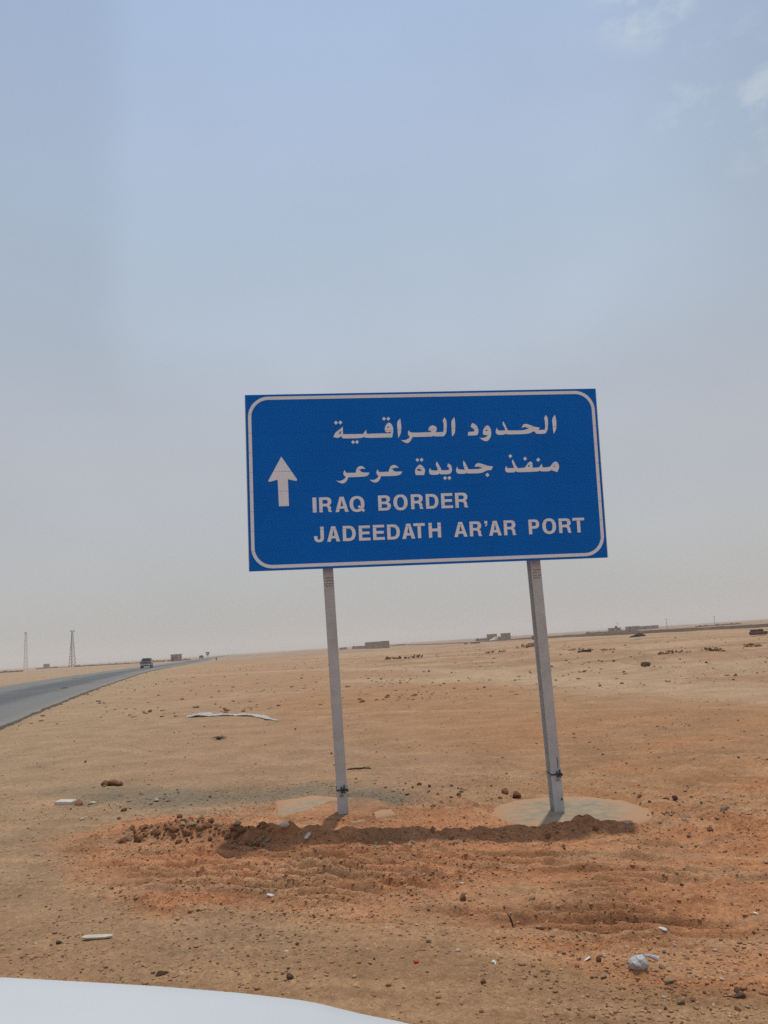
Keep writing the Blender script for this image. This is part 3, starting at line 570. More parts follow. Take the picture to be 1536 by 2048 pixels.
# Latin capitals: medium grotesque, drawn in a box w x 1 with stem t
def arc(cx, cy, rx, ry, a0, a1, n=12, pw=2.25):
    P = []
    for k in range(n + 1):
        a = R(a0 + (a1 - a0) * k / n); c, s = math.cos(a), math.sin(a)
        P.append((cx + rx * math.copysign(abs(c) ** (2 / pw), c), cy + ry * math.copysign(abs(s) ** (2 / pw), s)))
    return P
def glyph(ch, w):
    t, h = 0.225, 0.185
    if ch == 'I': return [[(0, 0), (w, 0), (w, 1), (0, 1)]]
    if ch == 'E': return [[(0, 0), (w, 0), (w, h), (t, h), (t, .415), (w * .93, .415), (w * .93, .595), (t, .595), (t, 1 - h), (w * .98, 1 - h), (w * .98, 1), (0, 1)]]
    if ch == 'T': m = w / 2; return [[(m - t / 2, 0), (m + t / 2, 0), (m + t / 2, 1 - h), (w, 1 - h), (w, 1), (0, 1), (0, 1 - h), (m - t / 2, 1 - h)]]
    if ch == 'H': return [[(0, 0), (t, 0), (t, .42), (w - t, .42), (w - t, 0), (w, 0), (w, 1), (w - t, 1), (w - t, .61), (t, .61), (t, 1), (0, 1)]]
    if ch == 'A': m = w / 2; k = .135; return [[(0, 0), (.235, 0), (.235 + .055, .215), (w - .29, .215), (w - .235, 0), (w, 0), (m + k, 1), (m - k, 1)], [(.345, .375), (w - .345, .375), (m, .80)]]
    if ch == 'O': return [arc(w / 2, .5, w / 2, .5, 0, 360, 40)[:-1], arc(w / 2, .5, w / 2 - t, .5 - .165, 0, 360, 40)[:-1]]
    if ch == 'Q': o = glyph('O', w * .985); return o
    if ch == 'D': return [[(0, 0)] + arc(w * .46, .5, w * .54, .5, -90, 90, 18) + [(0, 1)], [(t, h)] + arc(w * .46, .5, w * .54 - t, .5 - h, -90, 90, 18) + [(t, 1 - h)]]
    if ch == 'P': c = .68; return [[(0, 0), (t, 0), (t, .375)] + arc(w * .56, .6875, w * .44, .3125, -90, 90, 14) + [(0, 1)], [(t, .55)] + arc(w * .54, .6875, w * .46 - t, .3125 - .175, -90, 90, 14) + [(t, .825)]]
    if ch == 'R': return [[(0, 0), (t, 0), (t, .39), (w * .5, .39)] + [(w * .60, .37), (w * .68, .30), (w * .70, .12), (w * .74, 0), (w, 0), (w, .04), (w * .945, .10), (w * .93, .30), (w * .87, .41), (w * .80, .465)] + arc(w * .58, .71, w * .40, .29, -35, 90, 12) + [(0, 1)], [(t, .56)] + arc(w * .54, .6925, w * .42 - t, .1325, -90, 90, 12) + [(t, .825)]]
    if ch == 'B': return [[(0, 0)] + arc(w * .58, .28, w * .42, .28, -90, 62, 14) + arc(w * .55, .75, w * .40, .25, -48, 90, 14) + [(0, 1)], [(t, .17)] + arc(w * .55, .295, w * .45 - t, .125, -90, 90, 10) + [(t, .42)], [(t, .585)] + arc(w * .53, .705, w * .42 - t, .12, -90, 90, 10) + [(t, .825)]]
    if ch == 'J': return [arc(w * .5, .30, w * .5, .30, 0, -180, 16) + [(0, .40), (t * .98, .40), (t * .98, .32)] + arc(w * .5, .31, w * .5 - t * .98, .145, 180, 360, 12) + [(w - t, 1), (w, 1)]]
    if ch == "'": return [[(0, 1), (w, 1), (w, .55), (w * .85, .25), (w * .35, 0), (w * .12, 0), (w * .12, .14), (w * .45, .3), (w * .52, .52), (0, .52)]]
for ch, x0, x1, y0, y1 in LATIN:
    hh = y1 - y0; w = (x1 - x0) / hh
    P = [[(x0 + px * hh, y0 + py * hh) for px, py in p] for p in glyph(ch, w)]
    lo = link('letter', filled(P, 'letter'), M_WHITE, sign)
    if ch == 'Q':
        tail = [(w * .52, .33), (w * .63, .42), (w * 1.02, .09), (w * .90, -.03)]
        link('letter_tail', filled([[(x0 + px * hh, y0 + py * hh) for px, py in tail]], 'letter_tail', z=0.0022), M_WHITE, lo).matrix_parent_inverse.identity()

# H-section steel posts with splice clamps
def post(u_c, base, zb):
    top = S_C + S_EX * u_c + S_UP * (-SIGN_H / 2) - S_N * 0.090       # front flange, just behind the panel
    bs = Vector(base)
    ax = (top - bs).normalized(); topmost = top + ax * (SIGN_H - 0.12) 
    zdir = ax; fx = S_EX.copy(); fx = (fx - zdir * fx.dot(zdir)).normalized(); fy = zdir.cross(fx)      # fy points away from the viewer
    L = (topmost - bs).length
    Mx = Matrix(((fx.x, fy.x, zdir.x, bs.x), (fx.y, fy.y, zdir.y, bs.y), (fx.z, fy.z, zdir.z, bs.z), (0, 0, 0, 1)))
    w, d, tf, tw = 0.098, 0.150, 0.010, 0.008
    poly = [(-w / 2, 0), (w / 2, 0), (w / 2, tf), (tw / 2, tf), (tw / 2, d - tf), (w / 2, d - tf), (w / 2, d), (-w / 2, d), (-w / 2, d - tf), (-tw / 2, d - tf), (-tw / 2, tf), (-w / 2, tf)]
    m = MB(); m.prism(poly, -0.25, L, Mx)
    return m, Mx
POSTS = [(-1.006, (-0.563, 7.745, 0.03)), (1.046, (1.478, 7.88, -0.100))]
for i, (uc, b) in enumerate(POSTS):
    m, Mx = post(uc, b, 0)
    me = m.mesh('post'); me.transform(inv_root); po = link('post', me, M_STEEL, sign)
    zc = 0.245 if i == 0 else 0.365
    cx = 0.01 if i == 0 else 0.022
    k = MB()
    k.box((0, -0.004, zc), (0.104, 0.005, 0.014), M=Mx)            # wire strap across the flange
    k.box((-0.052, 0.07, zc + 0.006), (0.005, 0.15, 0.010), M=Mx); k.box((0.052, 0.07, zc + 0.006), (0.005, 0.15, 0.010), M=Mx)
    me = k.mesh('strap'); me.transform(inv_root); link('strap', me, M_STEELD, po)
    k = MB()
    k.box((cx - 0.014, -0.012, zc), (0.012, 0.014, 0.062), M=Mx, bev=0.003); k.box((cx + 0.012, -0.014, zc + 0.008), (0.013, 0.018, 0.070), M=Mx, bev=0.003)
    k.box((cx, -0.017, zc - 0.012), (0.030, 0.010, 0.018), M=Mx, bev=0.003); k.box((cx - 0.016, -0.012, zc - 0.050), (0.035, 0.006, 0.007), rz=0, M=Mx)
    k.box((0.052, -0.008, zc - 0.004), (0.016, 0.018, 0.026), M=Mx, bev=0.004)
    me = k.mesh('clamp'); me.transform(inv_root); link('clamp', me, M_STEELD, po)
    # stencilled maker's marks under the panel: a rule and two rows of faded squiggles
    k = MB(); zt = (Vector((S_C + S_EX * uc + S_UP * (-SIGN_H / 2))) - Vector(b)).length
    k.box((0.004, -0.0012, zt - 0.090), (0.076, 0.0014, 0.005), M=Mx)
    rg = random.Random(i + 3)
    for row, zz in enumerate((0.118, 0.148, 0.170)):
        for q in range(5):
            xx = -0.030 + q * 0.0155 + rg.uniform(-.003, .003)
            k.box((xx, -0.0012, zt - zz + rg.uniform(-.004, .004)), (rg.uniform(.006, .013), 0.0014, rg.uniform(.003, .006)), M=Mx)
            if rg.random() < .55: k.box((xx + .004, -0.0013, zt - zz + .006), (.0035, 0.0016, rg.uniform(.006, .012)), M=Mx)
    me = k.mesh('stencil_marks'); me.transform(inv_root); link('stencil_marks', me, M_INK, po)
    if i == 1:
        for c_, d_, nm_ in (((0.030, -0.0012, 0.135), (0.014, 0.0016, 0.022), 'bolt_hole'), ((0.024, -0.0012, zc + 0.11), (0.006, 0.0016, 0.10), 'slot')):
            k = MB(); k.box(c_, d_, M=Mx); me = k.mesh(nm_); me.transform(inv_root); link(nm_, me, M_INK, po)

def footing(P, z, label):
    rg = random.Random(len(label)); Q = []
    n = len(P)
    for a in range(n):
        p, q = Vector(P[a]), Vector(P[(a + 1) % n])
        for s_ in range(6): v = p.lerp(q, s_ / 6); Q.append((v.x + rg.uniform(-.012, .012), v.y + rg.uniform(-.012, .012)))
    cx, cy = sum(p[0] for p in Q) / len(Q), sum(p[1] for p in Q) / len(Q)
    bm = bmesh.new(); rings = []
    for s_, zz in ((1.03, z - 0.16), (1.0, z - 0.02), (0.965, z - 0.002), (0.7, z), (0.4, z + 0.002), (0.15, z + 0.003)):
        rings.append([bm.verts.new(((x - cx) * s_, (y - cy) * s_, zz + (rg.uniform(-.003, .003) if zz > z - 0.01 else 0))) for x, y in Q])
    for A, B in zip(rings, rings[1:]):
        for k in range(len(Q)): bm.faces.new((A[k], A[(k + 1) % len(Q)], B[(k + 1) % len(Q)], B[k]))
    bm.faces.new(rings[-1]); me = bpy.data.meshes.new('concrete_footing'); bm.to_mesh(me); bm.free(); me.shade_smooth()
    o = link('concrete_footing', me, M_CONC); o.location = (cx, cy, 0); tag(o, label, 'footing'); return o
M_CONC, nt, b_ = new_mat('stained_concrete'); N, L = nt.nodes, nt.links
b_.inputs['Roughness'].default_value = 0.9; b_.inputs['Specular IOR Level'].default_value = 0.2
tcn = N.new('ShaderNodeTexCoord')
def nz(s_, d_): 
    n = N.new('ShaderNodeTexNoise'); n.inputs['Scale'].default_value = s_; n.inputs['Detail'].default_value = d_; n.inputs['Roughness'].default_value = 0.65; L.new(tcn.outputs['Object'], n.inputs['Vector']); return n.outputs['Fac']
def cramp(v, pts):
    r0 = N.new('ShaderNodeValToRGB'); L.new(v, r0.inputs[0]); e = r0.color_ramp.elements
    while len(e) < len(pts): e.new(0.5)
    for q, (p, c) in zip(e, pts): q.position = p; q.color = (*c, 1)
    return r0.outputs[0]
c1 = cramp(nz(2.2, 6), [(0.30, (0.255, 0.205, 0.138)), (0.46, (0.300, 0.236, 0.156)), (0.56, (0.33, 0.245, 0.155)), (0.70, (0.38, 0.25, 0.145))])
c2 = cramp(nz(9, 6), [(0.3, (0.78, 0.78, 0.78)), (0.7, (1.12, 1.12, 1.12))])
mm = N.new('ShaderNodeMix'); mm.data_type = 'RGBA'; mm.blend_type = 'MULTIPLY'; mm.inputs[0].default_value = 1; L.new(c1, mm.inputs[6]); L.new(c2, mm.inputs[7]); 
vl = N.new('ShaderNodeVectorMath'); vl.operation = 'LENGTH'; L.new(tcn.outputs['Object'], vl.inputs[0])
ad = N.new('ShaderNodeMath'); ad.operation = 'MULTIPLY_ADD'; L.new(nz(3.5, 6), ad.inputs[0]); ad.inputs[1].default_value = 0.9; L.new(vl.outputs['Value'], ad.inputs[2])
rim = N.new('ShaderNodeMapRange'); L.new(ad.outputs[0], rim.inputs[0]); rim.inputs[1].default_value = 0.82; rim.inputs[2].default_value = 1.12
m3 = N.new('ShaderNodeMix'); m3.data_type = 'RGBA'; L.new(rim.outputs[0], m3.inputs[0]); L.new(mm.outputs[2], m3.inputs[6]); m3.inputs[7].default_value = (0.40, 0.225, 0.12, 1); L.new(m3.outputs[2], b_.inputs['Base Color'])
bpn = N.new('ShaderNodeBump'); bpn.inputs['Strength'].default_value = 0.35; bpn.inputs['Distance'].default_value = 0.02; L.new(nz(12, 6), bpn.inputs['Height']); L.new(bpn.outputs[0], b_.inputs['Normal'])
footing(PAD_R, -0.086, 'wide greenish grey concrete footing round the right sign post')
footing(PAD_L, 0.035, 'sand-strewn concrete footing round the left sign post')

# ------------------------------------------------------------------ stones and clods
def rock_mesh(seed, rough=0.35, flat=0.75):
    bm = bmesh.new(); bmesh.ops.create_icosphere(bm, subdivisions=2, radius=0.5)
    rg = random.Random(seed); ds = [Vector((rg.uniform(-1, 1), rg.uniform(-1, 1), rg.uniform(-1, 1))).normalized() for _ in range(13)]; cut = [rg.uniform(0.24, 0.40) for _ in ds]
    ax = (rg.uniform(.8, 1.25), rg.uniform(.75, 1.1), flat * rg.uniform(.85, 1.15))
    for v in bm.verts:
        p = v.co.copy()
        for d, c in zip(ds, cut):
            e = p.dot(d) - c
            if e > 0: p -= d * e * 0.95
        p *= 1.18 + rg.uniform(-rough, rough) * 0.22
        v.co = Vector((p.x * ax[0], p.y * ax[1], p.z * ax[2]))
    me = bpy.data.meshes.new('stone'); bm.to_mesh(me); bm.free(); return me
ROCKS = {}
for nm, mt, fl in (('clod', M_CLOD, .8), ('tan', M_TANST, .7), ('pale', M_PALE, .65), ('dark', M_DARKST, .7)):
    ROCKS[nm] = []
    for s_ in range(6):
        me = rock_mesh(hash((len(nm), s_)) % 1000 + s_ * 7 + len(nm) * 31, 0.4, fl); me.materials.append(mt); ROCKS[nm].append(me)
RG = random.Random(77)
def stone(kind, x, y, s, label, group=None, name='stone', z=None, sink=0.18, cat='stone', sq=None):
    o = link(name, RG.choice(ROCKS[kind])); q = sq or (1, 1, 1)
    o.location = (x, y, (hz(x, y) if z is None else z) + s * (0.5 * 0.7 * q[2] - sink)); o.scale = (s * q[0], s * q[1], s * q[2])
    o.rotation_euler = (RG.uniform(-.4, .4), RG.uniform(-.4, .4), RG.uniform(0, 6.28)); 
    tag(o, label, cat, group); return o
# single ones that stand out
stone('clod', 1.20, 8.72, 0.105, 'rounded tan red boulder at the back edge of the right footing')
stone('clod', 1.11, 8.92, 0.080, 'smaller red boulder tucked behind the rounded one near the right footing')
stone('clod', -3.77, 9.58, 0.115, 'dark red rock touching the end of the white block')
stone('pale', -3.60, 9.57, 0.10, 'pale flat stone lying right of the dark red rock', sq=(1, .8, .6))
stone('pale', -0.985, 6.86, 0.09, 'large white stone in the bank left of the left sign post')
stone('pale', -0.80, 6.80, 0.085, 'long flat white stone beside the large white one', sq=(1.5, .7, .5))
stone('tan', 2.86, 7.47, 0.085, 'upright tan red stone right of the right footing', sq=(1, .8, 1.2))
stone('dark', 9.58, 30.94, 0.42, 'dark brown rock on a low soil ridge at the right', sink=.2)
stone('clod', -1.86, 7.10, 0.10, 'round red clod perched on the left end of the bank')
stone('clod', -1.75, 7.08, 0.07, 'second clod perched on the bank beside the round red one')
stone('clod', -1.20, 7.02, 0.075, 'brown clod perched above the shaded part of the bank')
stone('dark', 1.39, 3.72, 0.06, 'dark wedge shaped stone among pebbles at the bottom right', sq=(1.1, .8, .9))
stone('tan', 1.16, 3.92, 0.045, 'tan stone next to the dark wedge shaped one')
stone('clod', 0.32, 4.03, 0.036, 'single brown stone near the bottom right of the white car')
stone('clod', 0.34, 5.30, 0.062, 'upright reddish clod in the middle of the churned soil', sq=(.8, .7, 1.25))
stone('tan', 0.72, 4.75, 0.050, 'flat tan stone beside the short upright stick', sq=(1.3, .8, .7))
stone('dark', -0.61, 4.18, 0.048, 'dark stone at the left end of the pale streak near the car')
stone('dark', -1.28, 4.32, 0.058, 'dark flattish stone close above the white bonnet', sq=(1.2, .9, .6))
# counted groups
def scatter(n, boxf, kinds, smin, smax, where, group, name='clod', sink=.16, cat='clod', tries=40, mind=0.72, pw=2.4):
    pts = []
    for _ in range(n):
        for _t in range(tries):
            x, y = boxf(); s = smin + (smax - smin) * RG.random() ** pw
            if all((x - a) ** 2 + (y - b) ** 2 > (mind * (s + c) / 2) ** 2 for a, b, c, _k in pts): break
        else: continue
        pts.append((x, y, s, RG.choice(kinds)))
    rank = {q: k for k, q in enumerate(sorted(pts, key=lambda q: q[0] / q[1]))}; rd = {q: k for k, q in enumerate(sorted(pts, key=lambda q: q[1]))}
    for q in pts:
        x, y, s, kd = q; f = (s - smin) / (smax - smin)
        size = 'large' if f > .5 else 'middling' if f > .15 else 'small' if f > .03 else 'tiny'
        tone = {'clod': 'reddish', 'tan': 'tan', 'dark': 'dark', 'pale': 'pale'}[kd]
        side = ('left', 'midleft', 'middle', 'midright', 'right')[min(4, int(5 * rank[q] / len(pts)))]; dep = ('front', 'centre', 'back')[min(2, int(3 * rd[q] / len(pts)))]
        stone(kd, x, y, s, '%s %s %s %s, %s %s of them' % (size, tone, name, where, side, dep), group, name, sink=sink, cat=cat)
def along_berm(x0, x1, off, sd):
    def f():
        x = RG.uniform(x0, x1); return x, float(berm_y(np.array([x]))[0]) + off + RG.gauss(0, sd)
    return f
scatter(120, along_berm(-2.5, -1.12, -0.06, 0.07), ['clod', 'clod', 'clod', 'tan'], .028, .085, 'heaped at the left end of the bank', 'clods heaped at the left end of the bank')
scatter(40, along_berm(-1.1, 1.6, -0.22, 0.10), ['clod', 'clod', 'tan'], .02, .06, 'along the front of the bank', 'clods along the front of the bank')
def box(x0, x1, y0, y1):
    return lambda: (RG.uniform(x0, x1), RG.uniform(y0, y1))
def blob(cx, cy, sx, sy): return lambda: (RG.gauss(cx, sx), RG.gauss(cy, sy))
scatter(46, blob(0.50, 8.95, .45, .35), ['clod', 'tan', 'tan', 'clod'], .022, .075, 'strewn between and behind the posts', 'clods behind and between the posts')
scatter(46, blob(2.55, 7.55, .30, .50), ['clod', 'tan', 'clod', 'dark'], .022, .075, 'beside the right end of the right footing', 'clods right of the right footing')
scatter(30, blob(-2.85, 9.0, .45, .45), ['clod', 'tan', 'tan', 'pale'], .025, .08, 'behind the left end of the bank', 'stones behind the left end of the bank', 'stone', cat='stone')
scatter(34, blob(1.25, 3.95, .26, .22), ['tan', 'clod', 'dark', 'tan'], .014, .036, 'in the bottom right corner', 'stones in the bottom right corner', 'stone', cat='stone')
scatter(40, box(-2.2, 2.2, 4.3, 6.6), ['clod', 'clod', 'tan', 'dark'], .016, .042, 'on the churned soil before the sign', 'loose clods on the churned soil')
scatter(20, box(2.2, 5.2, 8.5, 13), ['tan', 'clod'], .02, .06, 'on the sand right of the sign', 'stones right of the sign', 'stone', cat='stone')
scatter(22, box(-7, -1.0, 9.8, 19), ['clod', 'tan', 'clod'], .02, .055, 'on the verge between road and sign', 'stones on the verge', 'stone', cat='stone')
scatter(70, lambda: (lambda y: (RG.uniform(-0.05 * y, 0.56 * y), y))(22 + 75 * RG.random() ** 1.1), ['tan', 'tan', 'clod', 'tan', 'dark'], .06, .26, 'out on the right-hand plain', 'stones on the right-hand plain', 'stone', cat='stone', pw=2.6, sink=.16)

# gravel and crumbs nobody could count
ico = bmesh.new(); bmesh.ops.create_icosphere(ico, subdivisions=1, radius=0.5)
IV = np.array([v.co[:] for v in ico.verts]); ico.verts.index_update(); IF = np.array([[v.index for v in f.verts] for f in ico.faces]); ico.free()
def gravel(name, x, y, s, tint, label, seed, dim=1.0):
    tint = tint * dim
    rg = np.random.default_rng(seed); n = len(x)
    V = np.repeat(IV[None], n, 0) * (1 + rg.uniform(-.40, .40, (n, len(IV), 1)))
    V *= rg.uniform(.6, 1.4, (n, 1, 3)) * np.array([1, 1, .62]); V *= s[:, None, None]
    a = rg.uniform(0, 6.28, n); ca, sa = np.cos(a)[:, None], np.sin(a)[:, None]
    vx = V[..., 0] * ca - V[..., 1] * sa; vy = V[..., 0] * sa + V[..., 1] * ca
    V = np.stack([vx + x[:, None], vy + y[:, None], V[..., 2] + (height(x, y) + s * rg.uniform(-.12, .22, n))[:, None]], -1).reshape(-1, 3)
    F = (IF[None] + (np.arange(n) * len(IV))[:, None, None]).reshape(-1, 3)
    me = bpy.data.meshes.new(name); me.vertices.add(len(V)); me.vertices.foreach_set('co', V.astype(np.float32).ravel())
    me.loops.add(F.size); me.loops.foreach_set('vertex_index', F.ravel().astype(np.int32)); me.polygons.add(len(F))
    me.polygons.foreach_set('loop_start', (np.arange(len(F)) * 3).astype(np.int32)); me.polygons.foreach_set('loop_total', np.full(len(F), 3, np.int32)); me.update(calc_edges=True)
    colour_attr(me, 'tint', np.repeat(tint, len(IV), 0))
    tag(link(name, me, M_PEB), label, kind='stuff')
rg = np.random.default_rng(5)
def pebs(n, ylo, yhi, pw, smin, smax, sp, dens_seed):
    y = ylo + (yhi - ylo) * rg.random(n * 3) ** pw; x = rg.uniform(-0.62, 0.62, n * 3) * (y + 1.5)
    red = red_mask(x, y); d = 0.10 + 0.26 * red + 0.75 * sstep(fbm(x, y, 0.8 + 0.03 * y, 3, dens_seed), .52, .74) * (0.35 + 0.65 * red)
    d += 1.2 * gauss(y - berm_y(x), 0.3) * sstep(x, -2.7, -2.3) * (1 - sstep(x, 2, 2.3)) + 0.9 * np.exp(-((x - 1.2) / .6) ** 2 - ((y - 4.0) / .45) ** 2)
    for P in (PAD_R, PAD_L):
        cx, cy = sum(p[0] for p in P) / len(P), sum(p[1] for p in P) / len(P); d *= np.where(((x - cx) / .62) ** 2 + ((y - cy - .08) / .55) ** 2 < 1, .04, 1)
    d *= 1 - road_mask(x, y)
    k = rg.random(n * 3) < d; x, y = x[k][:n], y[k][:n]
    s = smin + (smax - smin) * rg.random(len(x)) ** sp
    base = soil_colour(x, y) * rg.uniform(.68, 1.12, (len(x), 1))
    pal = rg.random(len(x)); base[pal > .98] = np.array([.46, .38, .30]) * rg.uniform(.8, 1.2, ((pal > .98).sum(), 1)); base[pal < .06] *= 0.5
    return x, y, s, base
gravel('gravel', *pebs(48000, 3.3, 10.0, 1.0, .005, .025, 3.0, 90), 'fine gravel and soil crumbs strewn over the near ground', 1)
gravel('gravel', *pebs(13000, 9.5, 34.0, 1.3, .010, .042, 3.2, 91), 'sparse gravel on the ground beyond the sign', 2)
gravel('gravel', *pebs(9000, 22, 120.0, 1.3, .03, .16, 3.2, 92), 'scattered small stones far out on the plain', 3, 0.8)

# ------------------------------------------------------------------ litter
def ribbon(path, widths, lift, mat_, name, seed, ncross=7, amp=0.03):
    rg = random.Random(seed); bm = bmesh.new(); rings = []
    # resample
    P = [Vector((*p, 0)) for p in path]; Q, Wd = [], []
    for a in range(len(P) - 1):
        for s_ in range(8): Q.append(P[a].lerp(P[a + 1], s_ / 8)); Wd.append(widths[a] + (widths[a + 1] - widths[a]) * s_ / 8)
    Q.append(P[-1]); Wd.append(widths[-1])
    for i, q in enumerate(Q):
        tdir = (Q[min(i + 1, len(Q) - 1)] - Q[max(i - 1, 0)]).normalized(); nrm = Vector((-tdir.y, tdir.x, 0)); row = []
        for k in range(ncross):
            v = k / (ncross - 1) - 0.5; p = q + nrm * v * Wd[i] * (1 + rg.uniform(-.08, .08)); z0 = hz(p.x, p.y)
            z = z0 + lift + Wd[i] * amp * 4 * (math.sin(v * 9 + i * 0.55 + seed) * .5 + .5) + rg.uniform(0, amp * 0.5)
            row.append(bm.verts.new((p.x, p.y, z)))
        rings.append(row)
    for A, B in zip(rings, rings[1:]):
        for k in range(ncross - 1): bm.faces.new((A[k], A[k + 1], B[k + 1], B[k]))
    bmesh.ops.solidify(bm, geom=bm.faces[:], thickness=0.004)
    me = bpy.data.meshes.new(name); bm.to_mesh(me); bm.free(); me.shade_smooth(); return link(name, me, mat_)
tag(ribbon([(-5.62, 21.65), (-5.35, 21.75), (-5.0, 21.5), (-4.6, 21.3), (-4.1, 21.1), (-3.57, 20.5), (-3.05, 19.4), (-2.76, 18.8)], [.15, .70, .50, .28, .32, .30, .14, .04], 0.012, M_PLAST, 'plastic_sheet', 4, amp=.022),
    'long twisted strip of white plastic sheeting on the sand left of the sign', 'plastic sheet')
bag = empty('plastic_bag', (1.06, 4.04, hz(1.06, 4.04))); tag(bag, 'knotted clear white plastic bag with a loose tail, at the bottom right', 'plastic bag')
bm = bmesh.new(); bmesh.ops.create_icosphere(bm, subdivisions=4, radius=0.5); rg2 = random.Random(9)
for v in bm.verts:
    p = v.co; d = p.normalized(); w = 1 + .16 * mnoise.noise(d * 1.8) - .22 * abs(mnoise.noise(d * 3.6 + Vector((3, 1, 7)))) - .10 * abs(mnoise.noise(d * 8.0))
    v.co = Vector((p.x * .112 * w * (1.06 - .25 * p.z), p.y * .10 * w, max(p.z, -.30) * .088 * w + .016))
for v in bm.verts: v.co *= .84
me = bpy.data.meshes.new('bag_body'); bm.to_mesh(me); bm.free(); me.shade_smooth(); link('bag_body', me, M_FILM, bag)
m = MB(); m.tube([(.035, .01, .040), (.050, .020, .040), (.068, .030, .034), (.09, .034, .024), (.112, .030, .014)], [.012, .006, .009, .012, .015], 8)
o = m.build('bag_tail', M_FILM, bag, True); o.scale = (.9, .9, .9)
m = MB(); m.prism([(-.085, -.018), (-.05, -.026), (.05, -.022), (.088, -.010), (.086, .010), (.04, .020), (-.06, .020), (-.09, .008)], 0, .009)
o = m.build('bleached_slat', M_WOODW); o.location = (-1.835, 4.95, hz(-1.835, 4.95) + .006); o.rotation_euler = (.05, .03, .02); tag(o, 'short bleached slat lying on brown soil at the lower left', 'wood slat')
m = MB(); m.box((0, 0, .03), (.22, .13, .07), bev=.014); o = m.build('building_block', M_PALE); o.location = (-3.95, 9.66, hz(-3.95, 9.66) - .02); o.rotation_euler = (0.04, .03, -.2); tag(o, 'white grey block of rubble beside the dark red rock', 'block')
rag = empty('soil_lump', (-3.82, 10.83, hz(-3.82, 10.83))); tag(rag, 'ragged dark red lump on the sand behind the white block', 'soil lump')
for k, (dx, dy, s_) in enumerate(((-.07, 0, .10), (.03, .02, .14), (.11, -.02, .09), (-.13, .03, .06))):
    o = link('clod', ROCKS['clod'][k], None, rag); o.location = (dx, dy, s_ * .25); o.scale = (s_ * 1.2, s_, s_ * .8); o.rotation_euler = (.2 * k, .3, k)
tf = empty('dry_weed', (-3.42, 15.5, hz(-3.42, 15.5))); tag(tf, 'small dry dark weed on the verge below the plastic strip', 'weed')
m = MB(); rg2 = random.Random(3)
for k in range(26):
    a = rg2.uniform(0, 6.28); l_ = rg2.uniform(.08, .17); z_ = rg2.uniform(.02, .07)
    m.tube([(0, 0, 0), (math.cos(a) * l_ * .5, math.sin(a) * l_ * .4, z_), (math.cos(a + .3) * l_, math.sin(a + .3) * l_ * .7, z_ * .6)], [.005, .004, .002], 4)
o = m.build('stems', M_TWIG, tf); o['kind'] = 'stuff'
m = MB(); m.tube([(0, 0, -.02), (-.006, .004, .03), (-.016, .0, .065), (-.03, .005, .09)], [.007, .006, .005, .003], 6)
o = m.build('stick', M_TWIG); o.location = (.575, 4.76, hz(.575, 4.76)); tag(o, 'short dark stick poking up from the soil', 'stick')
m = MB(); m.tube([(-.16, .02, .012), (-.06, .0, .02), (.03, .015, .014), (.16, -.03, .01)], [.008, .012, .011, .006], 6); m.tube([(.0, .0, .015), (.08, .07, .02), (.14, .1, .01)], [.008, .006, .004], 5)
o = m.build('branch', M_TWIG); o.location = (-.55, 10.85, hz(-.55, 10.85)); tag(o, 'thin dark branch on the sand just right of the left post', 'branch')
m = MB(); m.prism([(-.012, -.006), (.004, -.009), (.014, -.002), (.010, .008), (-.004, .005), (-.013, .006)], 0, .008)
o = m.build('scrap', M_REDP); o.location = (.012, 4.28, hz(.012, 4.28) + .004); o.rotation_euler = (.3, .2, .4); tag(o, 'tiny bright red scrap in the foreground soil', 'scrap')
for k, (x, y, s_, l_) in enumerate(((-.91, 5.53, .055, 'crumpled white paper scrap on the churned soil left of centre'), (1.92, 4.72, .05, 'white chip near the right edge in the foreground'), (.03, 4.84, .030, 'small white scrap left of the short stick'), (-.02, 5.35, .034, 'whitish chip in front of the sign near the middle'), (.86, 4.24, .045, 'pale flake between the white smear and the plastic bag'), (.40, 4.27, .05, 'white smear of crumbs left of the plastic bag'), (1.33, 4.50, .05, 'pale speck above the plastic bag'))):
    o = link('paper_scrap', ROCKS['pale'][k % 6].copy()); o.data.materials.clear(); o.data.materials.append(M_PLAST); o.location = (x, y, hz(x, y) + .006); o.scale = (s_ * .9, s_ * .55, s_ * .22); o.rotation_euler = (.3, .2, k); tag(o, l_, 'litter')
for x, y, l_ in ((-15.35, 61.6, 'small white scrap on the verge nearer the far round sign'), (-30.4, 130, 'white scrap at the foot of the far round sign')):
    o = link('litter_scrap', ROCKS['pale'][2]); o.location = (x, y, hz(x, y) + .05); o.scale = (.38, .2, .12); tag(o, l_, 'litter')

# ------------------------------------------------------------------ things out on the plain
def heap(x, y, w, d, h, n, label, kinds, seed, name='rubble_heap'):
    rt = empty(name, (x, y, hz(x, y))); tag(rt, label, 'rubble'); rg = random.Random(seed)
    for k in range(n):
        a, r = rg.uniform(0, 6.28), rg.random() ** .6; dx, dy = math.cos(a) * r * w / 2, math.sin(a) * r * d / 2
        s_ = h * rg.uniform(.35, .85); o = link('stone', rg.choice(ROCKS[rg.choice(kinds)]), None, rt)
        o.location = (dx, dy, h * (1 - r * r) * .55); o.scale = (s_ * rg.uniform(1, 1.7), s_, s_ * .8); o.rotation_euler = (rg.uniform(-1, 1), rg.uniform(-1, 1), a)
heap(15.6, 92.5, 3.2, 1.6, .62, 26, 'heap of brown rubble just left of the right sign post', ['clod', 'tan', 'tan'], 1)
heap(14.8, 64.5, 2.3, 1.2, .36, 18, 'broken rubble line beyond the dark beam', ['tan', 'clod', 'tan'], 2)
heap(16.0, 60.4, 1.6, 1.0, .34, 16, 'low stony heap just right of the dark beam', ['tan', 'tan', 'clod'], 3)
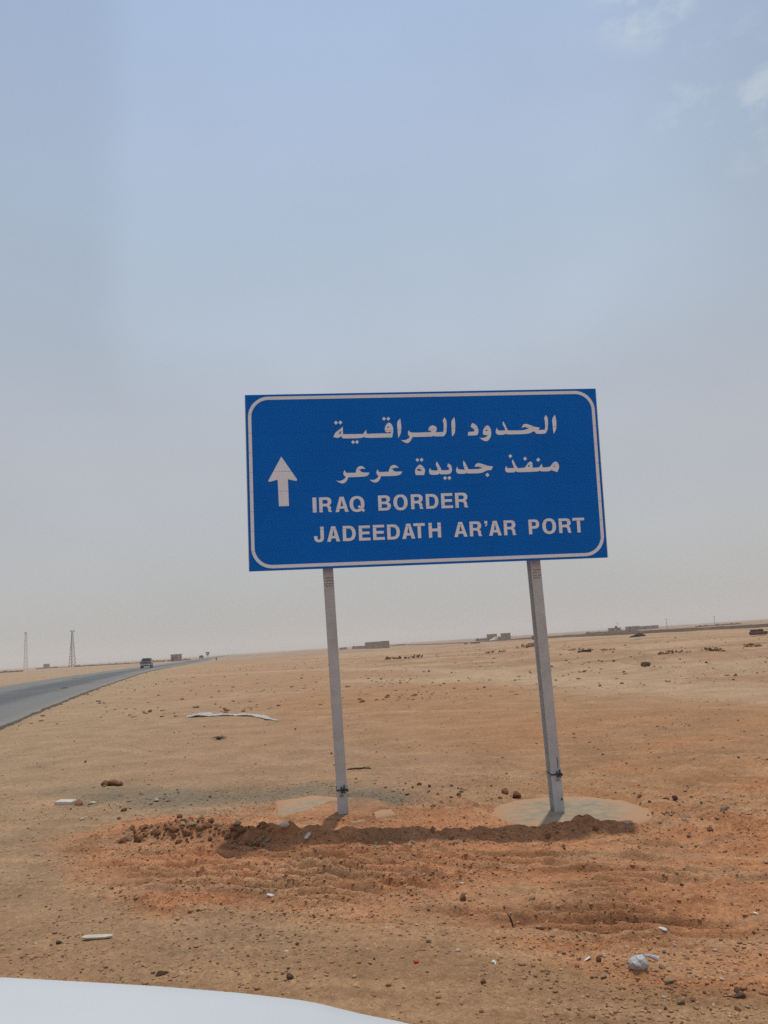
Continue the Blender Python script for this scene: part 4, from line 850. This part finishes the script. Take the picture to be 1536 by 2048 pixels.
heap(-.6, 82, 1.6, 1.0, .38, 12, 'left dark stones in the row right of the left post', ['dark', 'dark', 'clod'], 4)
heap(.9, 80, 1.9, .8, .34, 12, 'middle dark stones in the row right of the left post', ['dark', 'clod'], 5)
heap(2.3, 80, 1.7, .8, .36, 12, 'right end dark stones in the row right of the left post', ['dark', 'dark', 'tan'], 6)
heap(10.2, 80, 2.4, 1.2, .36, 16, 'pale and brown rubble midway between the posts', ['tan', 'clod', 'pale'], 10)
heap(14.6, 42.4, 1.3, .9, .22, 18, 'small stones at the left end of the stony patch on the right', ['tan', 'clod', 'tan'], 7)
heap(17.0, 43.0, 1.6, .9, .34, 18, 'brown heap at the right end of the stony patch', ['clod', 'tan', 'tan'], 8)
heap(22.0, 49.5, 1.3, .8, .36, 14, 'brown rubble heap below the dark sofa', ['clod', 'tan'], 9)
m = MB(); m.box((0, 0, .09), (.92, .2, .15), bev=.015); m.box((.1, .0, .185), (.6, .14, .03)); o = m.build('wooden_beam', M_WOODD); o.location = (12.68, 53.4, hz(12.68, 53.4) - .02); o.rotation_euler = (0, -.05, .25); tag(o, 'thick dark wooden beam lying on the plain right of the right post', 'beam')
# black tarpaulin heap
def lump(name, w, d, h, mat_, seed, sub=4):
    bm = bmesh.new(); bmesh.ops.create_icosphere(bm, subdivisions=sub, radius=0.5); rg = random.Random(seed); ph = [rg.uniform(0, 6) for _ in range(6)]
    for v in bm.verts:
        p = v.co; k = 1 + .18 * math.sin(p.x * 8 + ph[0]) * math.cos(p.y * 7 + ph[1]) + .1 * math.sin(p.x * 17 + ph[2] + p.y * 11)
        zz = max(p.z, -.1); pk = 1 - min(1, abs(p.x - .12) * 1.7); v.co = Vector((p.x * w * k, p.y * d * k, (zz * .6 + .7 * zz * pk) * h * 1.7 * k))
    me = bpy.data.meshes.new(name); bm.to_mesh(me); bm.free(); me.shade_smooth(); return link(name, me, mat_)
o = lump('tarpaulin_heap', 2.3, 1.2, .55, M_TARP, 2); o.location = (36.2, 118.5, hz(36.2, 118.5)); tag(o, 'black crumpled tarpaulin heap in front of the dark bank', 'tarpaulin')
o = lump('rag_heap', 1.6, .7, .14, M_MUDD, 5); o.location = (29.1, 96.5, hz(29.1, 96.5)); tag(o, 'flat dark rag just below the black tarpaulin heap', 'rag')
# derelict sofa
so = empty('sofa', (34.6, 76.0, hz(34.6, 76.0)), .05); tag(so, 'dark brown derelict sofa alone on the sand at the far right', 'sofa')
MB().box((0, 0, .16), (1.42, .62, .20), bev=.04).build('base', M_SOFA, so)
MB().box((0, -.05, .30), (1.18, .50, .10), bev=.04).build('seat', M_RUST, so)
for sx, nm in ((-.33, 'back_cushion'), (.33, 'back_cushion')): MB().box((sx, .24, .44), (.62, .16, .30), bev=.07).build(nm, M_SOFA, so)
for sx in (-.69, .69): MB().box((sx, 0, .25), (.17, .62, .26), bev=.06).build('armrest', M_SOFA, so)
# box far behind the right post
bo = empty('metal_cabin', (42.0, 232, hz(42, 232))); tag(bo, 'small dark brown cabin behind the right post near the skyline', 'cabin')
MB().box((0, 0, .55), (2.9, 2.2, 1.1)).build('wall', M_RUST, bo); MB().box((0, 0, 1.14), (3.2, 2.5, .10)).build('roof', M_SOFA, bo); MB().box((-.3, -1.11, .5), (.8, .05, .8)).build('door', M_MUD, bo)

# mud-brick walls and houses
def compound(name, x0, y0, x1, y1, h, label, cat, mt, seed, gaps=(), towers=0, thick=.5, segs=None):
    d = Vector((x1 - x0, y1 - y0)); L_ = d.length; a = math.atan2(d.y, d.x); rt = empty(name, ((x0 + x1) / 2, (y0 + y1) / 2, hz((x0 + x1) / 2, (y0 + y1) / 2)), a); tag(rt, label, cat)
    rg = random.Random(seed); n = segs or max(3, int(L_ / 4)); w = L_ / n
    for k in range(n):
        if k in gaps: continue
        hh = h * rg.uniform(.42, .62)
        m = MB(); m.box((-L_ / 2 + w * (k + .5), 0, hh / 2 - .3), (w - .01, thick + rg.uniform(0, .1), hh + .6))
        if rg.random() < .5: m.box((-L_ / 2 + w * (k + rg.uniform(.3, .7)), 0.02, hh + .10), (w * .3, thick * .8, .26))
        o = m.build('wall', mt, rt)
        if rg.random() < .35: MB().box((-L_ / 2 + w * (k + .5), -thick / 2 - .06, hh * .42), (.7, .06, hh * .5)).build('doorway', M_GAP, rt)
    for k in range(towers):
        xx = -L_ / 2 + L_ * rg.uniform(.1, .9); MB().box((xx, 3, h * .65 - .3), (rg.uniform(2, 4), 3, h * 1.3 + .6)).build('room', mt, rt)
    return rt
compound('mud_wall', -29.5, 445, -25.5, 440, 2.3, 'small dark hut just right of the left sign post on the skyline', 'hut', M_MUDD, 1, segs=2)
compound('mud_wall', -17.5, 350, -4.2, 314, 2.0, 'long low mud brick compound wall right of the left post', 'wall', M_MUD, 2, towers=3)
compound('mud_wall', -4.6, 400, 6.3, 416, 1.9, 'farther mud brick wall continuing the compound wall to the right', 'wall', M_MUD, 3)
compound('mud_house', 36.5, 350, 45.5, 322, 2.0, 'low dark ruin on the skyline left of the right post', 'ruin', M_MUDD, 4, towers=2)
compound('mud_wall', 20.9, 235, 25.5, 234, .55, 'crumbling low wall in front of the dark ruin', 'wall', M_MUDD, 5, gaps=(1,), segs=5)
o = lump('sand_pile', 5.2, 3.5, 1.25, M_PALE, 7); o.location = (42.5, 330, hz(42.5, 330)); tag(o, 'white pile of sand in front of the dark ruin', 'sand pile')
compound('mud_wall', 70.5, 292, 74.4, 284, 1.68, 'left section of the village wall on the right skyline', 'wall', M_MUDD, 6, segs=3)
compound('mud_wall', 74.6, 283, 77.4, 276, 1.76, 'middle tan section of the village wall on the right skyline', 'wall', M_MUD, 7, segs=3)
compound('mud_wall', 77.8, 275, 81.5, 266, 1.68, 'right section of the village wall on the right skyline', 'wall', M_MUD, 8, segs=4)
for x, y, w, h, l_ in ((111, 400, 6, 1.9, 'grey house under the small tank on the right skyline'), (126, 420, 7, 1.9, 'flat roofed house at the right end of the skyline village'), (141, 440, 10, 1.7, 'long low shed right of the skyline village')):
    hs = empty('mud_house', (x, y, hz(x, y)), -.3); tag(hs, l_, 'house')
    MB().box((0, 0, h / 2 - .2), (w, 4, h + .4)).build('wall', M_MUDD, hs); MB().box((0, 0, h + .08), (w + .3, 4.3, .16)).build('roof', M_MUD, hs)
    MB().box((-w * .2, -2.03, h * .38), (.9, .06, h * .7)).build('door', M_GAP, hs); MB().box((w * .25, -2.03, h * .6), (.8, .06, .7)).build('window', M_GAP, hs)
m = MB(); m.tube([(0, 0, 0), (0, 0, 1.0)], .55, 12); m.box((0, 0, -1.6), (.9, .9, 3.2)); o = m.build('water_tank', M_BLACKP); o.location = (113, 404, hz(113, 404) + 1.9); tag(o, 'small dark tank above the roofs on the right skyline', 'tank')
compound('far_wall', 125, 330, 150, 345, .9, 'distant dark wall under the poles at the right', 'wall', M_MUDD, 9, segs=7)
# left skyline
compound('mud_wall', -172, 300, -141, 305, 1.0, 'dark low wall at the left edge of the plain', 'wall', M_MUDD, 10, segs=8)
hs = empty('tiny_house', (-220, 508, hz(-220, 508)), -.3); tag(hs, 'tiny tan block house between the two towers', 'house'); MB().box((0, 0, 1.2), (2.6, 2.6, 2.9)).build('wall', M_PINK, hs); MB().box((0, 0, 2.72), (2.9, 2.9, .14)).build('roof', M_MUD, hs)
hs = empty('pink_house', (-92.6, 342, hz(-92.6, 342)), -.26); tag(hs, 'pinkish flat roofed house left of the far road sign', 'house')
MB().box((0, 0, 1.3), (3.4, 3.2, 3.0)).build('wall', M_PINK, hs); MB().box((0, 0, 2.88), (3.7, 3.5, .16)).build('roof', M_MUD, hs); MB().box((-.7, -1.62, .9), (.8, .05, 1.8)).build('door', M_GAP, hs); MB().box((.8, -1.62, 1.5), (.8, .05, .8)).build('window', M_GAP, hs)
rg2 = random.Random(12)
for k, fx_ in enumerate((.02, .16, .30, .42, .55, .66, .76, .88)):
    x, y = -205 + (205 - 84) * fx_, 470 - 190 * fx_ * .6; w = rg2.uniform(8, 17); h = rg2.uniform(.7, 1.35)
    compound('low_wall', x - w / 2, y, x + w / 2, y + rg2.uniform(-3, 3), h, ['dark wall right beside the left tower', 'low wall between the towers', 'sloping ruin beside the right tower', 'brown ruin right of the right tower', 'rubble wall midway between right tower and car', 'low pale wall left of the car', 'broken wall just left of the car roof', 'low wall just right of the car'][k], 'wall', [M_MUDD, M_MUD, M_MUDD, M_MUDD, M_MUD, M_PINK, M_MUD, M_MUDD][k], 20 + k, segs=3)
# poles
for k, (x, y, h, l_) in enumerate(((128, 373, 4.9, 'left thin utility pole on the right skyline'), (158, 392, 4.6, 'right thin utility pole on the right skyline'), (141, 500, 5.2, 'utility pole between the other two on the right skyline'))):
    m = MB(); m.tube([(0, 0, -.3), (0, 0, h)], [.10, .07], 6); po = empty('utility_pole', (x, y, hz(x, y))); tag(po, l_, 'utility pole'); m.build('pole', M_WOODD, po); MB().box((0, 0, h - .5), (1.3, .08, .08)).build('cross_arm', M_WOODD, po)

# lattice towers
def tower(x, y, H, wb, wt, label, plat, seed):
    rt = empty('lattice_tower', (x, y, hz(x, y)), .5); tag(rt, label, 'tower')
    n = 12
    for sx, sy in ((-1, -1), (1, -1), (1, 1), (-1, 1)):
        for k in range(6):
            z0, z1 = H * k / 6, H * (k + 1) / 6; a, b = wb + (wt - wb) * (k / 6), wb + (wt - wb) * ((k + 1) / 6)
            m = MB(); m.tube([(sx * a / 2, sy * a / 2, z0 - (.4 if k == 0 else 0)), (sx * b / 2, sy * b / 2, z1)], .11 if not plat else .08, 5); m.build('leg', M_TWRED if k % 2 == 1 or k == 5 else M_TWWHT, rt)
    m = MB(); zs = [H * (1 - (1 - i / n) ** 1.15) for i in range(n + 1)]
    for i in range(n):
        z0, z1 = zs[i], zs[i + 1]; a, b = wb + (wt - wb) * z0 / H, wb + (wt - wb) * z1 / H
        C0 = [(-a / 2, -a / 2), (a / 2, -a / 2), (a / 2, a / 2), (-a / 2, a / 2)]; C1 = [(-b / 2, -b / 2), (b / 2, -b / 2), (b / 2, b / 2), (-b / 2, b / 2)]
        for q in range(4):
            p0, p1, q0, q1 = C0[q], C0[(q + 1) % 4], C1[q], C1[(q + 1) % 4]
            m.tube([(*p0, z0), (*q1, z1)], .055, 4, False); m.tube([(*p1, z0), (*q0, z1)], .055, 4, False); m.tube([(*q0, z1), (*q1, z1)], .06, 4, False)
    o = m.build('bracing', M_RUST, rt); o['kind'] = 'stuff'
    if plat:
        MB().box((0, 0, H + .1), (wt + 2.2, wt + 2.2, .35)).build('platform', M_SIGNBK, rt); MB().box((0, 0, H + 1.0), (wt + 2.4, wt + 2.4, .12)).build('railing', M_SIGNBK, rt)
        for sx in (-1, 1): MB().box((sx * 1.4, -1.3, H + .6), (.35, .25, 1.1)).build('antenna', M_TWWHT, rt)
        MB().tube([(-.35, .3, 0), (-.35, .3, H)], .30, 6).build('cable_mast', M_TWRED, rt)
    else:
        for z_, s_ in ((H - .6, 1.0), (H * .78, .8), (H * .66, .7)): MB().tube([(-.9, -.3, z_), (-.9, .1, z_ + .02)], s_ * .75, 10).build('antenna_dish', M_SIGNBK, rt)
        MB().box((0, 0, H + .3), (1.5, 1.5, .9)).build('antenna', M_SIGNBK, rt)
tower(-361, 786, 35, 3.2, 1.6, 'narrow lattice tower with dishes, the left one of the two', 0, 1)
tower(-238.5, 595, 25.5, 4.6, 0.9, 'lattice tower topped by a wide platform, the right one of the two', 1, 2)

# ------------------------------------------------------------------ vehicles on the road
def wheel(parent, x, y, r, w, ax='X'):
    m = MB(); m.tube([(x - w / 2, y, r), (x + w / 2, y, r)], r, 20); t_ = m.build('wheel', M_TYRE, parent, True)
    m = MB(); m.tube([(x - w / 2 - .01, y, r), (x + w / 2 + .01, y, r)], r * .6, 14); m.build('rim', M_ALU, t_)
def pickup(x, y, z, rz, paint, label, name, short=False):
    rt = empty(name, (x, y, z), rz); tag(rt, label, 'pickup' if not short else 'van')
    # seen from behind: the tail points at -y
    W_, Lb = 1.86, 5.1
    MB().box((0, 0.1, .80), (W_, Lb, .62), bev=.09).build('body', paint, rt, True)
    MB().box((0, .35, 1.40), (W_ - .10, 2.1, .70), bev=.10, taper=(.80, .78, 0, .05)).build('cab', paint, rt, True)
    MB().box((0, -.665, 1.43), (1.36, .06, .42), bev=.02, taper=(.86, 1)).build('rear_window', M_GLASS, rt)
    MB().box((0, -2.47, .90), (1.50, .06, .46), bev=.02).build('tailgate', paint, rt)
    MB().box((0, -2.515, .93), (.95, .03, .16), bev=.01).build('tailgate_panel', M_BLACKP, rt)
    MB().box((0, -2.55, .56), (W_ - .06, .20, .17), bev=.03).build('bumper', M_ALU, rt)
    MB().box((0, -2.665, .57), (.46, .02, .11)).build('licence_plate', M_TWWHT, rt)
    MB().box((0, -1.9, .42), (1.2, .9, .22)).build('underbody', M_BLACKP, rt)
    for sx in (-1, 1):
        MB().box((sx * .855, -2.475, .93), (.14, .07, .34), bev=.02).build('tail_light', M_LAMPR, rt)
        MB().box((sx * 1.04, 1.05, 1.24), (.20, .10, .17), bev=.03).build('mirror', M_BLACKP, rt)
        MB().box((sx * (W_ / 2 - .10), .3, 1.44), (.06, 1.5, .36), taper=(1, .8)).build('side_window', M_GLASS, rt)
        for yy in (-1.55, 1.55): wheel(rt, sx * .80, yy, .38, .25)
    return rt
pickup(-44.3, 143.9, .10, R(12.5), M_GREYP, 'dark grey pickup driving away on the road at the left', 'pickup_truck')
pickup(-97.0, 405, .10, R(11), M_BLACKP, 'tiny dark vehicle far down the road beside the round sign', 'distant_vehicle', True)

# far road sign seen beside the road
fs = empty('far_road_sign', (-53.7, 232, hz(-53.7, 232)), .2); tag(fs, 'distant grey shield shaped sign on a thin post by the road', 'road sign')
MB().tube([(0, 0, -.3), (0, 0, 2.3)], .05, 8).build('post', M_STEEL, fs)
m = MB(); m.prism([(-.50, .52), (.50, .52), (.50, -.05), (.34, -.36), (.12, -.52), (-.12, -.52), (-.34, -.36), (-.50, -.05)], 0, .04, Matrix.Translation((0, -.06, 2.05)) @ Matrix.Rotation(R(90), 4, 'X')); m.build('panel', M_SIGNBK, fs)
MB().box((0, -.115, 2.08), (.7, .012, .56)).build('face_field', M_TWWHT, fs)
for k, (x, y) in enumerate(((-52.9, 240), (-52.2, 236))):
    o = MB().tube([(0, 0, -.2), (0, 0, .8)], [.09, .08], 8).build('marker_post', M_BLACKP); o.location = (x, y, hz(x, y)); tag(o, ['short dark marker post just left behind the far round sign', 'short dark marker post right of the far round sign'][k], 'post')
for k, (x, y, s_) in enumerate(((-21.6, 52.7, .35), (-27.8, 62, .3), (-33.5, 84, .3))):
    o = link('tyre_scrap', ROCKS['dark'][k]); o.data = o.data.copy(); o.data.materials.clear(); o.data.materials.append(M_TYRE); o.location = (x, y, .10); o.scale = (s_ * 1.6, s_, s_ * .25)
    tag(o, ['nearest black tyre scrap on the road surface', 'middle black tyre scrap on the road surface', 'farthest black tyre scrap on the road near the pickup'][k], 'tyre scrap')

# ------------------------------------------------------------------ the white car we look out over
car = empty('white_car', (0, 0, 0), R(15)); tag(car, 'white car bonnet in the near foreground at the bottom left', 'car')
CX = -0.38
S_ = np.array([0.0, 0.04, 0.189, 0.334, 0.475, 0.58, 0.615, 0.65, 0.693, 0.784, 0.855, 0.91]); Fv = np.array([1.785, 1.773, 1.700, 1.641, 1.590, 1.561, 1.549, 1.546, 1.532, 1.527, 1.50, 1.44]); Zv = np.array([1.022, 1.020, 1.015, 1.005, .990, .972, .965, .952, .940, .910, .875, .80])
ss = np.concatenate([-np.linspace(.91, 0, 46)[:-1], np.linspace(0, .91, 46)])
Fs, Zs = np.interp(np.abs(ss), S_, Fv), np.interp(np.abs(ss), S_, Zv)
prof = [(None, .045), (-.55, .040), (-.30, .030), (-.14, .016), (-.05, .004), (0, 0), (.03, -.010), (.06, -.032), (.085, -.07), (.10, -.12)]
HX = np.zeros((len(prof), len(ss))); HY = HX.copy(); HZ = HX.copy()
for i, (df, dz) in enumerate(prof):
    HX[i] = CX + ss; HY[i] = (0.58 - 0.05 * np.abs(ss) if df is None else np.maximum(Fs + df, 0.60 + i * .01)); HZ[i] = Zs + dz
h_me = grid_mesh('bonnet', HX, HY, HZ); link('bonnet', h_me, M_PAINTW, car)
fp = [(.10, -.122), (.135, -.20), (.15, -.32), (.14, -.42), (.17, -.44), (.17, -.58), (.10, -.68)]
QX = np.zeros((len(fp), len(ss))); QY = QX.copy(); QZ = QX.copy()
for i, (df, dz) in enumerate(fp): QX[i] = CX + ss * .995; QY[i] = Fs + df; QZ[i] = np.maximum(Zs, .86) * 0 + (1.0 + dz) * 1.0 + np.minimum(Zs - 1.0, 0) * (1 - i / (len(fp) - 1)) * 1.0
link('front_bumper', grid_mesh('front_bumper', QX, QY, QZ), M_PAINTW, car)
MB().box((CX, 1.945, .72), (.95, .05, .16), bev=.02).build('grille', M_BLACKP, car)
for sx in (-1, 1):
    MB().box((CX + sx * .66, 1.70, .76), (.30, .10, .15), bev=.03, rz=-sx * .25).build('headlight', M_LAMPC, car)
    m = MB(); m.prism([(-.62, .34), (.28, .34), (.36, .52), (.48, .66), (.66, .74), (.84, .74), (1.0, .66), (1.12, .52), (1.18, .36), (1.46, .36), (1.46, .74), (1.30, .795), (.55, .845), (-.62, .86)], -.02, .02, Matrix(((0, 0, 1, CX + sx * .905), (1, 0, 0, 0), (0, 1, 0, 0), (0, 0, 0, 1)))); m.build('fender', M_PAINTW, car)
    wheel(car, CX + sx * .80, .76, .33, .20)
MB().box((CX, .50, .98), (1.55, .16, .08), bev=.02).build('cowl', M_BLACKP, car)

# ------------------------------------------------------------------ dusty air over the plain
hm = bpy.data.materials.new('dusty_air'); hm.use_nodes = True; N, L = hm.node_tree.nodes, hm.node_tree.links; N.clear()
ho = N.new('ShaderNodeOutputMaterial'); pv = N.new('ShaderNodeVolumePrincipled'); pv.inputs['Color'].default_value = (0.93, 0.90, 0.86, 1); pv.inputs["Density"].default_value = 0.00052; pv.inputs['Anisotropy'].default_value = 0.2
L.new(pv.outputs[0], ho.inputs['Volume'])
m = MB(); m.box((0, 0, 20.5), (8000, 8000, 45)); ho_ = m.build('haze', hm); tag(ho_, kind='stuff')
